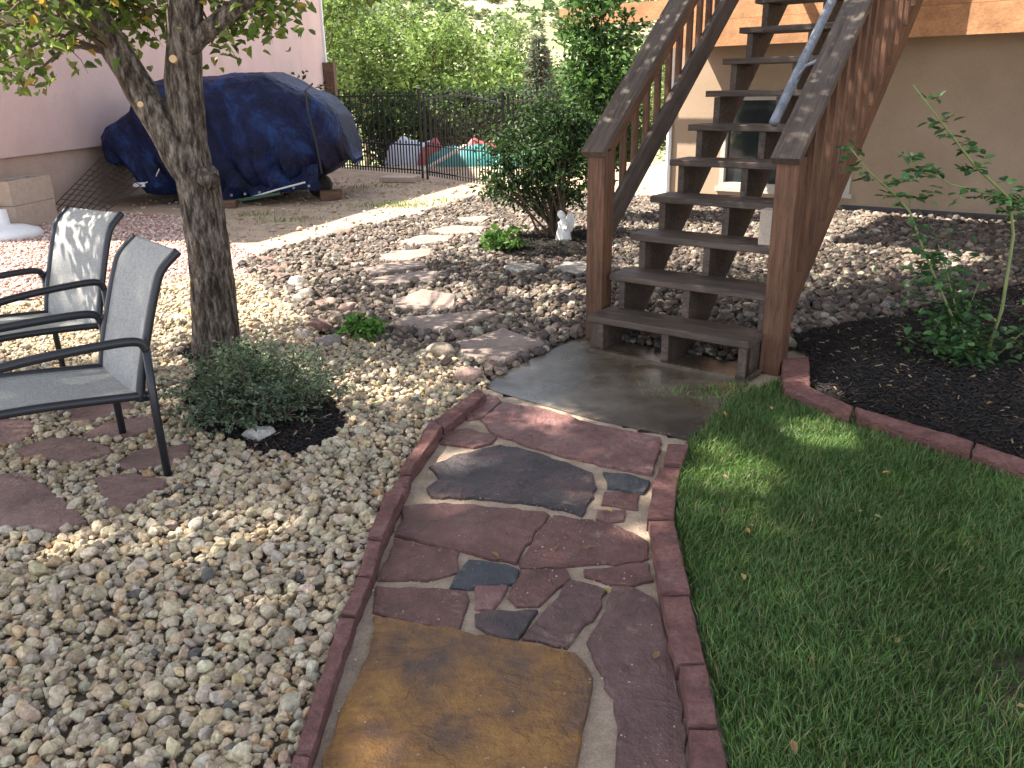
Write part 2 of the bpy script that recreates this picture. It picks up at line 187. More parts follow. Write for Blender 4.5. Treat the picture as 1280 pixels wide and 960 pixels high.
n = noise(t, c, 1, 3, .5); n2 = noise(t, c2, 1, 3, .5); ad = nd(t, 'ShaderNodeMath', operation='ADD'); t.links.new(n, ad.inputs[0]); t.links.new(n2, ad.inputs[1])
col = ramp(t, ad.outputs[0], [(.0, (.22, .215, .205)), (1, (.46, .45, .425))]); rr = col.node.color_ramp.elements; rr[0].position = .35; rr[1].position = .62
mm = nd(t, 'ShaderNodeMath', operation='MULTIPLY'); mm.inputs[1].default_value = .5; t.links.new(ad.outputs[0], mm.inputs[0]); t.links.new(mm.outputs[0], col.node.inputs[0])
t.links.new(col, b.inputs['Base Color']); b.inputs['Roughness'].default_value = .85
tr = t.nodes.new('ShaderNodeBsdfTranslucent'); t.links.new(col, tr.inputs[0]); mx = t.nodes.new('ShaderNodeMixShader'); mx.inputs[0].default_value = .25
t.links.new(b.outputs[0], mx.inputs[1]); t.links.new(tr.outputs[0], mx.inputs[2]); t.links.new(mx.outputs[0], t.nodes['Material Output'].inputs[0]); MT['sling'] = m
m, t, b = newmat('window_glass'); b.inputs['Base Color'].default_value = (.02, .025, .028, 1); b.inputs['Roughness'].default_value = .08; b.inputs['Specular IOR Level'].default_value = .8; MT['glass'] = m
MT['winframe'] = M_plain('window_frame', (.42, .38, .33), .6)
MT['hill'] = M_noise('dry_hillside', [(.34, (.10, .13, .055)), (.48, (.22, .22, .11)), (.64, (.40, .33, .20))], .06, 1, 0, 0, fine=.5)
MT['valley'] = M_noise('valley_ground', [(.3, (.06, .10, .03)), (.6, (.16, .20, .07)), (.75, (.35, .29, .18))], .3, 1, 0, 0, fine=4)
for k, c_ in dict(teal=(.03, .22, .22), red=(.38, .07, .08), pale=(.45, .50, .58)).items(): MT['cloth_'+k] = M_plain('cloth_'+k, c_, .6, bs=.5)

# ------------------------------------------------------------------ mesh + object helpers
def mesh_np(name, V, Fc, mat, smooth=False, col=None):
    V = np.asarray(V, np.float32); me = bpy.data.meshes.new(name)
    if isinstance(Fc, np.ndarray):
        nf, k = Fc.shape; me.vertices.add(len(V)); me.vertices.foreach_set('co', V.ravel())
        me.loops.add(nf*k); me.loops.foreach_set('vertex_index', Fc.astype(np.int32).ravel())
        me.polygons.add(nf); me.polygons.foreach_set('loop_start', np.arange(0, nf*k, k, dtype=np.int32))
        me.polygons.foreach_set('loop_total', np.full(nf, k, np.int32)); me.update(calc_edges=True)
    else:
        me.from_pydata([tuple(map(float, p)) for p in V], [], Fc); me.update()
    me.polygons.foreach_set('use_smooth', np.full(len(me.polygons), smooth, bool))
    if col is not None:
        a = me.attributes.new('col', 'FLOAT_COLOR', 'POINT'); c4 = np.ones((len(V), 4), np.float32); c4[:, :3] = col; a.data.foreach_set('color', c4.ravel())
    if mat: me.materials.append(mat)
    return me
WM = {}
def tag(o, label=None, cat=None, group=None, kind=None):
    for k, v in (('label', label), ('category', cat), ('group', group), ('kind', kind)):
        if v: o[k] = v
    return o
def link(name, me, parent=None, M=None):
    o = bpy.data.objects.new(name, me); COL.objects.link(o); M = M if M is not None else Matrix.Identity(4)
    if parent is not None: o.parent = parent; o.matrix_basis = WM[parent].inverted() @ M
    else: o.matrix_basis = M
    WM[o] = M.copy(); return o
def root(name, loc, label, cat, group=None, rz=0):
    o = link(name, None, None, Matrix.Translation(Vector(loc)) @ Matrix.Rotation(rz, 4, 'Z')); o.empty_display_size = .1
    return tag(o, label, cat, group)
class MB:
    def __init__(s): s.V = []; s.F = []
    def add(s, V, F):
        n = len(s.V); s.V += [tuple(v) for v in V]; s.F += [tuple(i+n for i in f) for f in F]; return s
    def box(s, a, b):
        (x0, y0, z0), (x1, y1, z1) = a, b
        return s.add([(x0,y0,z0),(x1,y0,z0),(x1,y1,z0),(x0,y1,z0),(x0,y0,z1),(x1,y0,z1),(x1,y1,z1),(x0,y1,z1)], [(0,3,2,1),(4,5,6,7),(0,1,5,4),(1,2,6,5),(2,3,7,6),(3,0,4,7)])
    def tube(s, P, R, n=8, cap=True):
        P = [Vector(p) for p in P]
        if isinstance(R, (int, float)): R = [R]*len(P)
        rings = []; up = None
        for i, p in enumerate(P):
            d = (P[min(i+1, len(P)-1)] - P[max(i-1, 0)]).normalized()
            if up is None: up = Vector((0, 0, 1)) if abs(d.z) < .9 else Vector((1, 0, 0))
            a = d.cross(up).normalized(); up = a.cross(d).normalized()
            rings.append([p + R[i]*(cos(2*pi*k/n+pi/n)*a + sin(2*pi*k/n+pi/n)*up) for k in range(n)])
        V = [v for r in rings for v in r]; F = []
        for i in range(len(P)-1):
            for k in range(n): F.append((i*n+k, i*n+(k+1) % n, (i+1)*n+(k+1) % n, (i+1)*n+k))
        if cap: F.append(tuple(range(n))[::-1]); F.append(tuple((len(P)-1)*n+k for k in range(n)))
        return s.add(V, F)
    def me(s, name, mat, smooth=False): return mesh_np(name, s.V, s.F, mat, smooth)
def part(name, mb, mat, parent, smooth=False): return link(name, mb.me(name, mat, smooth), parent)
def bevel_box(L, W, T, b=.004):
    """box centred on origin, length along X, softened long edges"""
    b = min(b, W*.3, T*.3); V = []; F = []
    pr = [(-W/2+b, -T/2), (W/2-b, -T/2), (W/2, -T/2+b), (W/2, T/2-b), (W/2-b, T/2), (-W/2+b, T/2), (-W/2, T/2-b), (-W/2, -T/2+b)]
    for x, s_ in ((-L/2, .97), (-L/2+b, 1), (L/2-b, 1), (L/2, .97)): V += [(x, y*s_, z*s_) for y, z in pr]
    for i in range(3):
        for k in range(8): F.append((i*8+k, i*8+(k+1) % 8, (i+1)*8+(k+1) % 8, (i+1)*8+k))
    F.append(tuple(range(8))[::-1]); F.append(tuple(range(24, 32))); F = [f[::-1] for f in F]
    return V, F
BB = {}
def board(name, p0, p1, W, T, up, mat, parent):
    p0, p1 = Vector(p0), Vector(p1); x = (p1-p0); L = x.length; x.normalize(); up = Vector(up); y = up.cross(x).normalized(); z = x.cross(y)
    key = (name, round(L, 3), W, T, mat.name)
    if key not in BB: V, F = bevel_box(L, W, T); BB[key] = mesh_np(name, V, F, mat)
    c = (p0+p1)/2; M = Matrix(((x.x, y.x, z.x, c.x), (x.y, y.y, z.y, c.y), (x.z, y.z, z.z, c.z), (0, 0, 0, 1)))
    return link(name, BB[key], parent, M)
def in_poly(P, poly):
    P = np.asarray(P); q = np.asarray(poly); x, y = P[:, 0], P[:, 1]; r = np.zeros(len(P), bool); j = len(q)-1
    for i in range(len(q)):
        c = ((q[i, 1] > y) != (q[j, 1] > y)); r ^= c & (x < (q[j, 0]-q[i, 0])*(y-q[i, 1])/(q[j, 1]-q[i, 1]+1e-12)+q[i, 0]); j = i
    return r
def vnoise(x, y, s, seed=0):
    r = np.random.default_rng(seed); o = np.zeros_like(np.asarray(x, float))
    for k in range(5):
        a = r.uniform(0, 2*pi); f = s*(1.7**k)*.6; o = o + np.sin((x*np.cos(a)+y*np.sin(a))*f + r.uniform(0, 6))*np.sin((x*np.sin(a)-y*np.cos(a))*f*.83 + r.uniform(0, 6))/(1.35**k)
    return o/2.2
def ragged(poly, step=.05, amp=.008, seed=0):
    r = random.Random(seed); out = []; n = len(poly)
    for i in range(n):
        a, b = poly[i], poly[(i+1) % n]; d = math.hypot(b[0]-a[0], b[1]-a[1]); k = max(1, int(d/step))
        for j in range(k):
            t_ = j/k; w_ = amp if j else amp*.4
            out.append((a[0]+(b[0]-a[0])*t_+r.uniform(-w_, w_), a[1]+(b[1]-a[1])*t_+r.uniform(-w_, w_)))
    return out
def area(p): return .5*sum(p[i][0]*p[(i+1) % len(p)][1]-p[(i+1) % len(p)][0]*p[i][1] for i in range(len(p)))
def slab_mesh(name, poly, z0, z1, mat, seed=0, step=.05, amp=.008, bev=.012, tilt=.006, rough=.0):
    """ragged-edged stone slab: outline, chipped rim, slightly uneven top"""
    if area(poly) < 0: poly = poly[::-1]
    P = ragged(poly, step, amp, seed); n = len(P); cx = sum(p[0] for p in P)/n; cy = sum(p[1] for p in P)/n; r = random.Random(seed+5)
    ta, tb = r.uniform(-tilt, tilt), r.uniform(-tilt, tilt); V = []
    for k, (dz, ins) in enumerate(((z0, -.004), (z1-bev*.8, 0), (z1-bev*.15, bev*.45), (z1, bev*1.2))):
        for p in P:
            d = Vector((cx-p[0], cy-p[1])); L = d.length; d = d/L if L else d; i_ = ins*r.uniform(.5, 1.6) if k > 1 else ins
            z = dz if k == 0 else dz+(p[0]-cx)*ta+(p[1]-cy)*tb + (r.uniform(-rough, rough) if k else 0)
            V.append((p[0]+d.x*i_, p[1]+d.y*i_, z))
    F = [(k*n+i, k*n+(i+1) % n, (k+1)*n+(i+1) % n, (k+1)*n+i) for k in range(3) for i in range(n)]; F.append(tuple(3*n+i for i in range(n)))
    return mesh_np(name, V, F, mat)
def sheet(name, poly, z, mat, kind='structure', step=.12, amp=.01, zf=None, seed=1):
    P = ragged(poly if area(poly) > 0 else poly[::-1], step, amp, seed)
    if zf is None: o = link(name, mesh_np(name, [(x, y, z) for x, y in P], [tuple(range(len(P)))], mat))
    else:
        A = np.array(P); g = .06; xs = np.arange(A[:, 0].min(), A[:, 0].max()+g, g); ys = np.arange(A[:, 1].min(), A[:, 1].max()+g, g)
        X, Yg = np.meshgrid(xs, ys); V = np.c_[X.ravel(), Yg.ravel(), np.zeros(X.size)]; V[:, 2] = zf(V[:, 0], V[:, 1]); nx = len(xs)
        i = np.arange(X.size).reshape(X.shape); Q = np.stack([i[:-1, :-1], i[:-1, 1:], i[1:, 1:], i[1:, :-1]], -1).reshape(-1, 4)
        cc = V[Q].mean(1); Q = Q[in_poly(cc[:, :2], P)]; o = link(name, mesh_np(name, V, Q, mat, True))
    return tag(o, kind=kind)
# unit pebbles
def ico(sub):
    t_ = (1+5**.5)/2; V = [(-1,t_,0),(1,t_,0),(-1,-t_,0),(1,-t_,0),(0,-1,t_),(0,1,t_),(0,-1,-t_),(0,1,-t_),(t_,0,-1),(t_,0,1),(-t_,0,-1),(-t_,0,1)]
    F = [(0,11,5),(0,5,1),(0,1,7),(0,7,10),(0,10,11),(1,5,9),(5,11,4),(11,10,2),(10,7,6),(7,1,8),(3,9,4),(3,4,2),(3,2,6),(3,6,8),(3,8,9),(4,9,5),(2,4,11),(6,2,10),(8,6,7),(9,8,1)]
    V = [np.array(v)/np.linalg.norm(v) for v in V]
    for _ in range(sub):
        c = {}; G = []
        def mid(a, b):
            k = (min(a, b), max(a, b))
            if k not in c: m_ = V[a]+V[b]; V.append(m_/np.linalg.norm(m_)); c[k] = len(V)-1
            return c[k]
        for a, b_, c_ in F: x, y, z = mid(a, b_), mid(b_, c_), mid(c_, a); G += [(a, x, z), (b_, y, x), (c_, z, y), (x, y, z)]
        F = G
    return np.array(V), np.array(F)
def pebble_shapes(sub, n, facet, seed):
    V, F = ico(sub); r = np.random.default_rng(seed); out = []
    for _ in range(n):
        v = V.copy(); k = facet
        for _ in range(k):
            nrm = r.normal(size=3); nrm /= np.linalg.norm(nrm); d = r.uniform(.5, .88); dt = v@nrm; m_ = dt > d; v[m_] -= (dt[m_]-d)[:, None]*nrm
        v *= 1+r.normal(0, .05, (len(v), 1)); out.append(v)
    return out, F
def euler_mats(ax, az, ay):
    ca, sa, cz, sz, cy_, sy = np.cos(ax), np.sin(ax), np.cos(az), np.sin(az), np.cos(ay), np.sin(ay); o = np.zeros_like(ca); i = np.ones_like(ca)
    Rx = np.stack([i,o,o,o,ca,-sa,o,sa,ca], -1).reshape(-1,3,3); Ry = np.stack([cy_,o,sy,o,i,o,-sy,o,cy_], -1).reshape(-1,3,3); Rz = np.stack([cz,-sz,o,sz,cz,o,o,o,i], -1).reshape(-1,3,3)
    return Rz@Ry@Rx
def stones(name, P, size, cols, mat, sub=1, facet=4, flat=.62, seed=0, smooth=True, zf=None, sink=.25, elong=1.3):
    """P (n,3) points, size (n,) radius, cols (n,3)"""
    r = np.random.default_rng(seed); sh, F = pebble_shapes(sub, 16, facet, seed+1); n = len(P); sh = np.array(sh)
    v = sh[r.integers(0, 16, n)]*np.stack([size*r.uniform(1, elong, n), size*r.uniform(.8, 1.05, n), size*flat*r.uniform(.75, 1.3, n)], -1)[:, None, :]
    R = euler_mats(r.normal(0, .35, n), r.uniform(0, 2*pi, n), r.normal(0, .35, n)); v = np.einsum('nij,nkj->nki', R, v) + P[:, None, :]
    v[:, :, 2] += (size*flat*(1-sink))[:, None]; k = v.shape[1]
    Fa = (F[None]+(np.arange(n)*k)[:, None, None]).reshape(-1, 3)
    return mesh_np(name, v.reshape(-1, 3), Fa, mat, smooth, np.repeat(cols, k, 0))
def pick(pal, n, r, jit=.12):
    pal = np.array(pal); c = pal[r.integers(0, len(pal), n)]; return np.clip(c*(1+r.normal(0, jit, (n, 1)))*(1+r.normal(0, .03, (n, 3))), .01, .9)
def scatter(poly, s, r, jit=.5):
    A = np.array(poly); xs = np.arange(A[:, 0].min(), A[:, 0].max(), s); ys = np.arange(A[:, 1].min(), A[:, 1].max(), s*.87)
    X, Yg = np.meshgrid(xs, ys); X = X+(np.arange(len(ys)) % 2)[:, None]*s*.5; P = np.c_[X.ravel(), Yg.ravel()]; P = P+r.uniform(-jit, jit, P.shape)*s
    return P[in_poly(P, poly)]
def leaf_mesh(name, P, size, cols, mat, seed=0, aspect=.55, up=.35, dirs=None, fold=.18, full=False):
    """one folded rhombic leaf per point"""
    r = np.random.default_rng(seed); n = len(P); nrm = r.normal(size=(n, 3)); nrm[:, 2] = np.abs(nrm[:, 2])+up*2; nrm /= np.linalg.norm(nrm, axis=1)[:, None]
    d = dirs if dirs is not None else r.normal(size=(n, 3)); d = d - (d*nrm).sum(1)[:, None]*nrm; d /= np.linalg.norm(d, axis=1)[:, None]+1e-9
    s = np.cross(nrm, d); L = (size*np.ones(n))[:, None]; W = L*aspect
    if full:
        v = np.stack([P, P+d*L*.28+s*W*.45+nrm*L*fold, P+d*L*.66+s*W*.38+nrm*L*fold*.7, P+d*L-nrm*L*.1, P+d*L*.66-s*W*.38+nrm*L*fold*.7, P+d*L*.28-s*W*.45+nrm*L*fold], 1); i = np.arange(n)*6
        F = np.concatenate([np.stack(q, -1) for q in ((i, i+1, i+2), (i, i+2, i+3), (i, i+3, i+4), (i, i+4, i+5))]); return mesh_np(name, v.reshape(-1, 3), F, mat, False, np.repeat(cols, 6, 0))
    v = np.stack([P, P+d*L*.45+s*W*.5+nrm*L*fold, P+d*L, P+d*L*.45-s*W*.5+nrm*L*fold], 1); i = np.arange(n)*4
    F = np.concatenate([np.stack([i, i+1, i+2], -1), np.stack([i, i+2, i+3], -1)])
    return mesh_np(name, v.reshape(-1, 3), F, mat, False, np.repeat(cols, 4, 0))

# ------------------------------------------------------------------ ground
def fence_drop(y): return np.where(y > 17.5, -np.minimum((y-17.5)*.16, 5.5), 0)
xs = np.concatenate([np.arange(-70, -8, 3.), np.arange(-8, 8, .5), np.arange(8, 71, 3.)]); ys = np.concatenate([np.arange(-12, 24, .5), np.arange(24, 124, 4.)])
X, Yg = np.meshgrid(xs, ys); V = np.c_[X.ravel(), Yg.ravel(), np.zeros(X.size)]
V[:, 2] = fence_drop(V[:, 1]) - .012 + np.where((V[:, 1] > 10), vnoise(V[:, 0], V[:, 1], .5, 3)*.02, 0)
i = np.arange(X.size).reshape(X.shape); Q = np.stack([i[:-1, :-1], i[:-1, 1:], i[1:, 1:], i[1:, :-1]], -1).reshape(-1, 4)
tag(link('ground', mesh_np('ground', V, Q, MT['dirt'], True)), kind='structure')
xs = np.arange(-260, 261, 8.); ys = np.arange(60, 420, 8.); X, Yg = np.meshgrid(xs, ys); V = np.c_[X.ravel(), Yg.ravel(), np.zeros(X.size)]
tt = np.clip((V[:, 1]-70)/260, 0, 1); V[:, 2] = -6.5 + 52*tt**1.1 + (V[:, 0]+40)*.03*tt*3 + vnoise(V[:, 0], V[:, 1], .02, 5)*5*tt + vnoise(V[:, 0], V[:, 1], .08, 6)*.8
def hill_z(x, y):
    q = np.clip((y-70)/260, 0, 1); return -6.5 + 52*q**1.1 + (x+40)*.03*q*3 + vnoise(x, y, .02, 5)*5*q + vnoise(x, y, .08, 6)*.8
i = np.arange(X.size).reshape(X.shape); Q = np.stack([i[:-1, :-1], i[:-1, 1:], i[1:, 1:], i[1:, :-1]], -1).reshape(-1, 4)
tag(link('hill', mesh_np('hill', V, Q, MT['hill'], True)), kind='structure')
r = np.random.default_rng(5); P = np.c_[r.uniform(-60, 90, 2600), r.uniform(85, 330, 2600)]; P = P[vnoise(P[:, 0], P[:, 1], .06, 9) > -.35]; P = np.c_[P, hill_z(P[:, 0], P[:, 1])]
nc = len(P); kk = np.repeat(np.arange(nc), 26); rs = r.uniform(.5, 1.9, nc)[kk]; off = r.normal(size=(len(kk), 3)); off /= np.linalg.norm(off, axis=1)[:, None]; off[:, 2] = np.abs(off[:, 2])
me = leaf_mesh('hill_scrub', P[kk]+off*rs[:, None]*.8, rs*.8, pick([(.10, .15, .06), (.14, .19, .08), (.18, .19, .10)], nc, r, .2)[kk], MT['farleaf'], 3, .7, .3)
tag(link('hill_scrub', me), 'scattered green scrub bushes on the dry hillside', 'scrub', kind='stuff')

# gravel beds
cream_poly = [(-6, .6), (-6, 6.2)] + CREAM_EDGE[1:] + EDGE_L[0][:1] + [e[0] for e in EDGE_L[1:]] + [EDGE_L[-1][3], (-.6, .6)]
cream_poly = [p for p in cream_poly]
sheet('cream_gravel_bed', cream_poly, -.004, MT['creambase'])
dark_poly = [(-2.35, 7.2)] + DARK_TOP + [(1.0, 12.1), (2.1, 11.4), (5.6, 8.75), (7.5, 7.3), (7.5, 3.8), (3.0, 4.3), (1.7, 4.6), (1.1, 4.35), (.35, 4.85), (-.1, 4.1), (-.35, 4.35), (-.75, 4.75), (-1.2, 5.1), (-1.5, 5.6), (-1.9, 6.3)]
sheet('brown_gravel_bed', dark_poly, -.007, MT['darkbase'])
pink_poly = [(-6.2, 5.9), (-3.2, 6.25), (-1.95, 6.7), (-2.3, 7.6), (-2.9, 8.6), (-3.8, 10.4), (-6.0, 11.5)]
sheet('pink_gravel_bed', pink_poly, -.002, MT['pinkbase'])
sheet('path', SAND, .004, MT['sand'], zf=lambda x, y: .003+vnoise(x, y, 3, 8)*.003)
PATH = bpy.data.objects['path']
sheet('concrete_slab', SLAB, .008, MT['concrete'], amp=.004)
def mound(poly, h):
    A = np.array(poly)
    def zf(x, y):
        d = np.full(len(x), 9.)
        for i in range(len(A)):
            a, b_ = A[i], A[(i+1) % len(A)]; e = b_-a; t_ = np.clip(((x-a[0])*e[0]+(y-a[1])*e[1])/(e@e), 0, 1); d = np.minimum(d, np.hypot(x-a[0]-t_*e[0], y-a[1]-t_*e[1]))
        return .004 + h*np.clip(d/.35, 0, 1)**.7 + vnoise(x, y, 6, 4)*.012*np.clip(d/.1, 0, 1)
    return zf
BEDS = [('mulch_bed', MULCH_C, .02), ('mulch_bed', MULCH_R, .09), ('mulch_bed', MULCH_S, .03), ('mulch_bed', TREE_MULCH, .02)]
ZF = [mound(p, h) for _, p, h in BEDS]
for (nm, p, h), zf in zip(BEDS, ZF): sheet(nm, p, 0, MT['mulch'], zf=zf)
sheet('lawn', LAWN, 0, MT['soil'], zf=lambda x, y: .012+vnoise(x, y, 2, 2)*.012)
# mulch chips
r = np.random.default_rng(21); VV = []; FF = []; CC = []; nb = 0
for (nm, p, h), zf, dens in zip(BEDS, ZF, (3600, 2600, 1500, 2500)):
    P = scatter(p, 1/math.sqrt(dens), r, .8); n = len(P); z = zf(P[:, 0], P[:, 1])+r.uniform(.002, .01, n); a = r.uniform(0, 2*pi, n); L = r.uniform(.006, .022, n); Wd = r.uniform(.0018, .005, n); tl = r.normal(0, .3, n)
    dx = np.c_[np.cos(a), np.sin(a), tl]*L[:, None]; dy = np.c_[-np.sin(a), np.cos(a), r.normal(0, .3, n)]*Wd[:, None]; c3 = np.c_[P, z]; up = np.array([0, 0, .004])
    v = np.stack([c3-dx-dy, c3+dx-dy, c3+dx+dy, c3-dx+dy, c3-dx*.8+up, c3+dx*.8+up], 1); i = nb+np.arange(n)*6
    FF.append(np.concatenate([np.stack(q, -1) for q in ((i, i+1, i+5), (i, i+5, i+4), (i+2, i+3, i+4), (i+2, i+4, i+5), (i+1, i+2, i+5), (i+3, i, i+4))]))
    VV.append(v.reshape(-1, 3)); c_ = pick([(.0096, .0060, .0042), (.0180, .0114, .0072), (.0300, .0198, .0132), (.0120, .0078, .0060)], n, r, .3); c_[r.random(n) < .03] = (.24, .17, .10); CC.append(np.repeat(c_, 6, 0)); nb += n*6
tag(link('mulch_chips', mesh_np('mulch_chips', np.concatenate(VV), np.concatenate(FF), MT['chip'], False, np.concatenate(CC))), 'dark shredded bark mulch covering the planting beds', 'mulch', kind='stuff')

# flagstones of the path
for k, (c_, p) in enumerate(FLAGS): link('flagstone', slab_mesh('flagstone', p, -.02, .016+random.uniform(-.003, .004), MT['st_'+c_], k, .035, .0075, .006, .004, .0015), PATH)
# edging
def edging(name, rows, label, ztop, seed):
    e = root(name, (*rows[0][0], 0), label, 'edging')
    for k, p in enumerate(rows): link('edging_stone', slab_mesh('edging_stone', p, -.03, ztop+random.uniform(-.012, .010), MT['edge'], seed+k, .045, .0035, .008, .02, .002), e)
edging('stone_edging', EDGE_L, 'red sandstone edging between the flagstone path and the cream pebbles', .055, 50)
edging('stone_edging', EDGE_R, 'red sandstone edging between the flagstone path and the lawn', .055, 70)
edging('stone_edging', BED_EDGE, 'red sandstone block edging along the dark mulch bed beside the lawn', .078, 90)
# patio flagstones under the chairs
patio = tag(link('patio', mesh_np('patio', [(-3.2, 2.3, -.003), (-1.2, 2.3, -.003), (-1.2, 3.9, -.003), (-3.2, 3.9, -.003)], [(0, 1, 2, 3)], MT['creambase'])), kind='structure')
EXTRA = [[(-2.9, 3.0), (-2.3, 2.85), (-2.2, 3.2), (-2.75, 3.5)], [(-2.9, 3.6), (-2.45, 3.5), (-2.3, 3.85), (-2.8, 4.1)], [(-2.6, 2.2), (-2.1, 2.2), (-2.1, 2.6), (-2.5, 2.75)]]
for k, p in enumerate(PATIO+EXTRA): link('flagstone', slab_mesh('flagstone', p, -.02, .026+random.uniform(-.003, .006), MT['st_patio'], 120+k, .06, .008, .014, .008, .002), patio)
# stepping stones
SL = ['large tan stepping stone touching the wet concrete slab', 'long tan stepping stone second from the concrete slab', 'sunlit tan stepping stone third from the concrete slab', 'tan stepping stone fourth from the concrete slab', 'narrow tan stepping stone fifth from the concrete slab', 'tan stepping stone sixth from the concrete slab', 'small tan stepping stone seventh from the concrete slab', 'tan stepping stone eighth from the concrete slab, by the dark shrub', 'last tan stepping stone before the bare dirt beside the dark shrub']
for k, p in enumerate(STEPS): tag(link('stepping_stone', slab_mesh('stepping_stone', p, -.02, .045+random.uniform(0, .01), MT['st_step'], 200+k, .07, .012, .02, .01, .003)), SL[k], 'stepping stone', 'stepping stones through the brown gravel')
for k, p in enumerate(PALE): tag(link('oblong_stone', slab_mesh('oblong_stone', p, -.02, .055, MT['st_pale'], 220+k, .06, .01, .03, .01, .004)), ['pale oblong stone in gravel in front of the dark shrub', 'pale oblong stone in gravel beside the left stair post'][k], 'stone')

# pebbles
def free(P, polys):
    k = np.ones(len(P), bool)
    for q in polys: k &= ~in_poly(P, q)
    return P[k]
def shrink(p, f): cx = sum(a for a, _ in p)/len(p); cy = sum(b_ for _, b_ in p)/len(p); return [(cx+(a-cx)*f, cy+(b_-cy)*f) for a, b_ in p]
r = np.random.default_rng(31)
CREAMPAL = [(.43, .34, .215), (.47, .38, .25), (.38, .30, .195), (.49, .41, .28), (.42, .355, .26), (.36, .295, .215), (.44, .325, .19), (.33, .25, .155), (.45, .385, .29), (.30, .245, .18), (.40, .295, .19), (.47, .385, .265)]
avoid = [shrink(p, .97) for p in PATIO+EXTRA]+[shrink(MULCH_C, .97), shrink(TREE_MULCH, .9), SAND]
cream_all = np.concatenate([scatter(cream_poly, .0245, r, .65), scatter(cream_poly, .040, r, .7)]); 
cream_all = free(cream_all, avoid); vis = (np.abs(cream_all[:, 0]) < cream_all[:, 1]*.75+.5) & (cream_all[:, 1] > 1.0); cream_all = cream_all[vis]
near = cream_all[:, 1] < 2.75
for nm, sel, sub in (('cream_pebbles', near, 1), ('cream_pebbles', ~near, 0)):
    P = cream_all[sel]; n = len(P); sz = np.clip(r.lognormal(math.log(.0136), .34, n), .007, .031); c_ = pick(CREAMPAL, n, r, .10); q = r.random(n); c_[q < .012] = np.array((.11, .10, .09)); c_[(q > .025) & (q < .04)] = (.36, .22, .11)
    z = np.where(r.random(n) < .3, .012, 0)+vnoise(P[:, 0], P[:, 1], 2.2, 12)*.01
    tag(link(nm, stones(nm, np.c_[P, z], sz, c_, MT['stone_col'], sub, 9 if sub else 3, .76, 41+sub, False)), 'rounded cream and grey pebbles filling the bed '+('beside the path' if sub else 'around and behind the tree'), 'pebbles', kind='stuff')
DARKPAL = [(.085, .065, .05), (.12, .092, .07), (.155, .12, .092), (.10, .076, .06), (.20, .155, .115), (.14, .098, .072), (.08, .066, .058), (.24, .20, .16)]
P = np.concatenate([scatter(dark_poly, .042, r, .6), scatter(dark_poly, .08, r, .6)]); P = P[np.abs(P[:, 0]) < P[:, 1]*.72+.3]
P = free(P, [shrink(p, .95) for p in STEPS+PALE]+[SLAB, shrink(MULCH_R, .985), shrink(MULCH_S, .97)]); n = len(P)
c_ = pick(DARKPAL, n, r, .18); q = r.random(n); c_[q < .018] = (.38, .33, .27); sz = np.clip(r.lognormal(math.log(.024), .3, n), .012, .05)
z = np.where(r.random(n) < .25, .014, 0)+vnoise(P[:, 0], P[:, 1], 1.5, 13)*.012
tag(link('brown_gravel', stones('brown_gravel', np.c_[P, z], sz, c_, MT['stone_col'], 0, 2, .75, 51, False)), 'angular brown grey river gravel around the stairs and stepping stones', 'gravel', kind='stuff')
P = scatter(pink_poly, .038, r, .7); n = len(P); tag(link('pink_gravel', stones('pink_gravel', np.c_[P, np.zeros(n)], np.clip(r.lognormal(math.log(.014), .3, n), .007, .03), pick([(.50, .32, .27), (.58, .42, .36), (.42, .25, .21), (.62, .50, .44), (.46, .34, .29)], n, r), MT['stone_col'], 0, 2, .7, 52, False)), 'fine pink gravel in front of the neighbouring wall', 'gravel', kind='stuff')
dirt_poly = [(-5.5, 11), (-3.0, 8.8), (-2.2, 8.0), (-.4, 12.1), (2, 11.6), (2.2, 13), (0, 13), (-1.5, 14.8), (-5, 16)]
P = scatter(dirt_poly, .10, r, .95); n = len(P); tag(link('dirt_pebbles', stones('dirt_pebbles', np.c_[P, np.full(n, -.008)], np.clip(r.lognormal(math.log(.009), .5, n), .005, .04), pick([(.42, .32, .23), (.36, .27, .20), (.5, .4, .31), (.40, .29, .22)], n, r), MT['stone_col'], 0, 2, .6, 53, False)), 'loose small stones scattered over the bare tan dirt', 'pebbles', kind='stuff')
# loose sand grains and pebbles spilled on the path and slab
P = scatter(SAND, .028, r, .95); n = len(P); tag(link('sand_grains', stones('sand_grains', np.c_[P, np.full(n, .012)], np.clip(r.lognormal(math.log(.0014), .45, n), .0006, .0035), pick([(.36, .27, .20), (.42, .33, .25), (.26, .19, .14)], n, r), MT['stone_col'], 0, 1, .8, 54, False)), 'loose sand grains spilled over the flagstones', 'sand', kind='stuff')

# larger rocks
RP = {'red': (.22, .125, .10), 'grey': (.24, .20, .18), 'pink': (.38, .25, .20), 'pale': (.40, .37, .33), 'tan': (.42, .33, .24), 'yellow': (.55, .36, .12)}
RL = ['dark red rock at the back of the rock trio by the green plant', 'brown grey rock at the outer end of the rock trio', 'flat grey rock beside the small green plant', 'rounded pink rock in the rock line beside the stepping stones', 'smooth pink rock between the grey rock and the rounded pink rock', 'grey rock at the edge of the brown gravel', 'pale upright rock at the edge of the brown gravel', 'small pink rock beside the second stepping stone', 'pale tan rock at the tip of the cream pebbles', 'flat pink border rock next to the concrete slab', 'pale rock in the mulch under the silvery bush', 'pink rock lying left of the tree trunk', 'small yellow rock against the tree trunk', 'dark red rock where pink gravel meets brown gravel', 'dark red rock behind the tree by the cream pebbles', 'pink rock at the edge of the mulch by the right stair post', 'small red rock at the edge of the bare dirt', 'small red rock between slab and nearest stepping stone', 'small dark red rock between two red rocks behind the tree', 'small tan rock just behind the green plant']
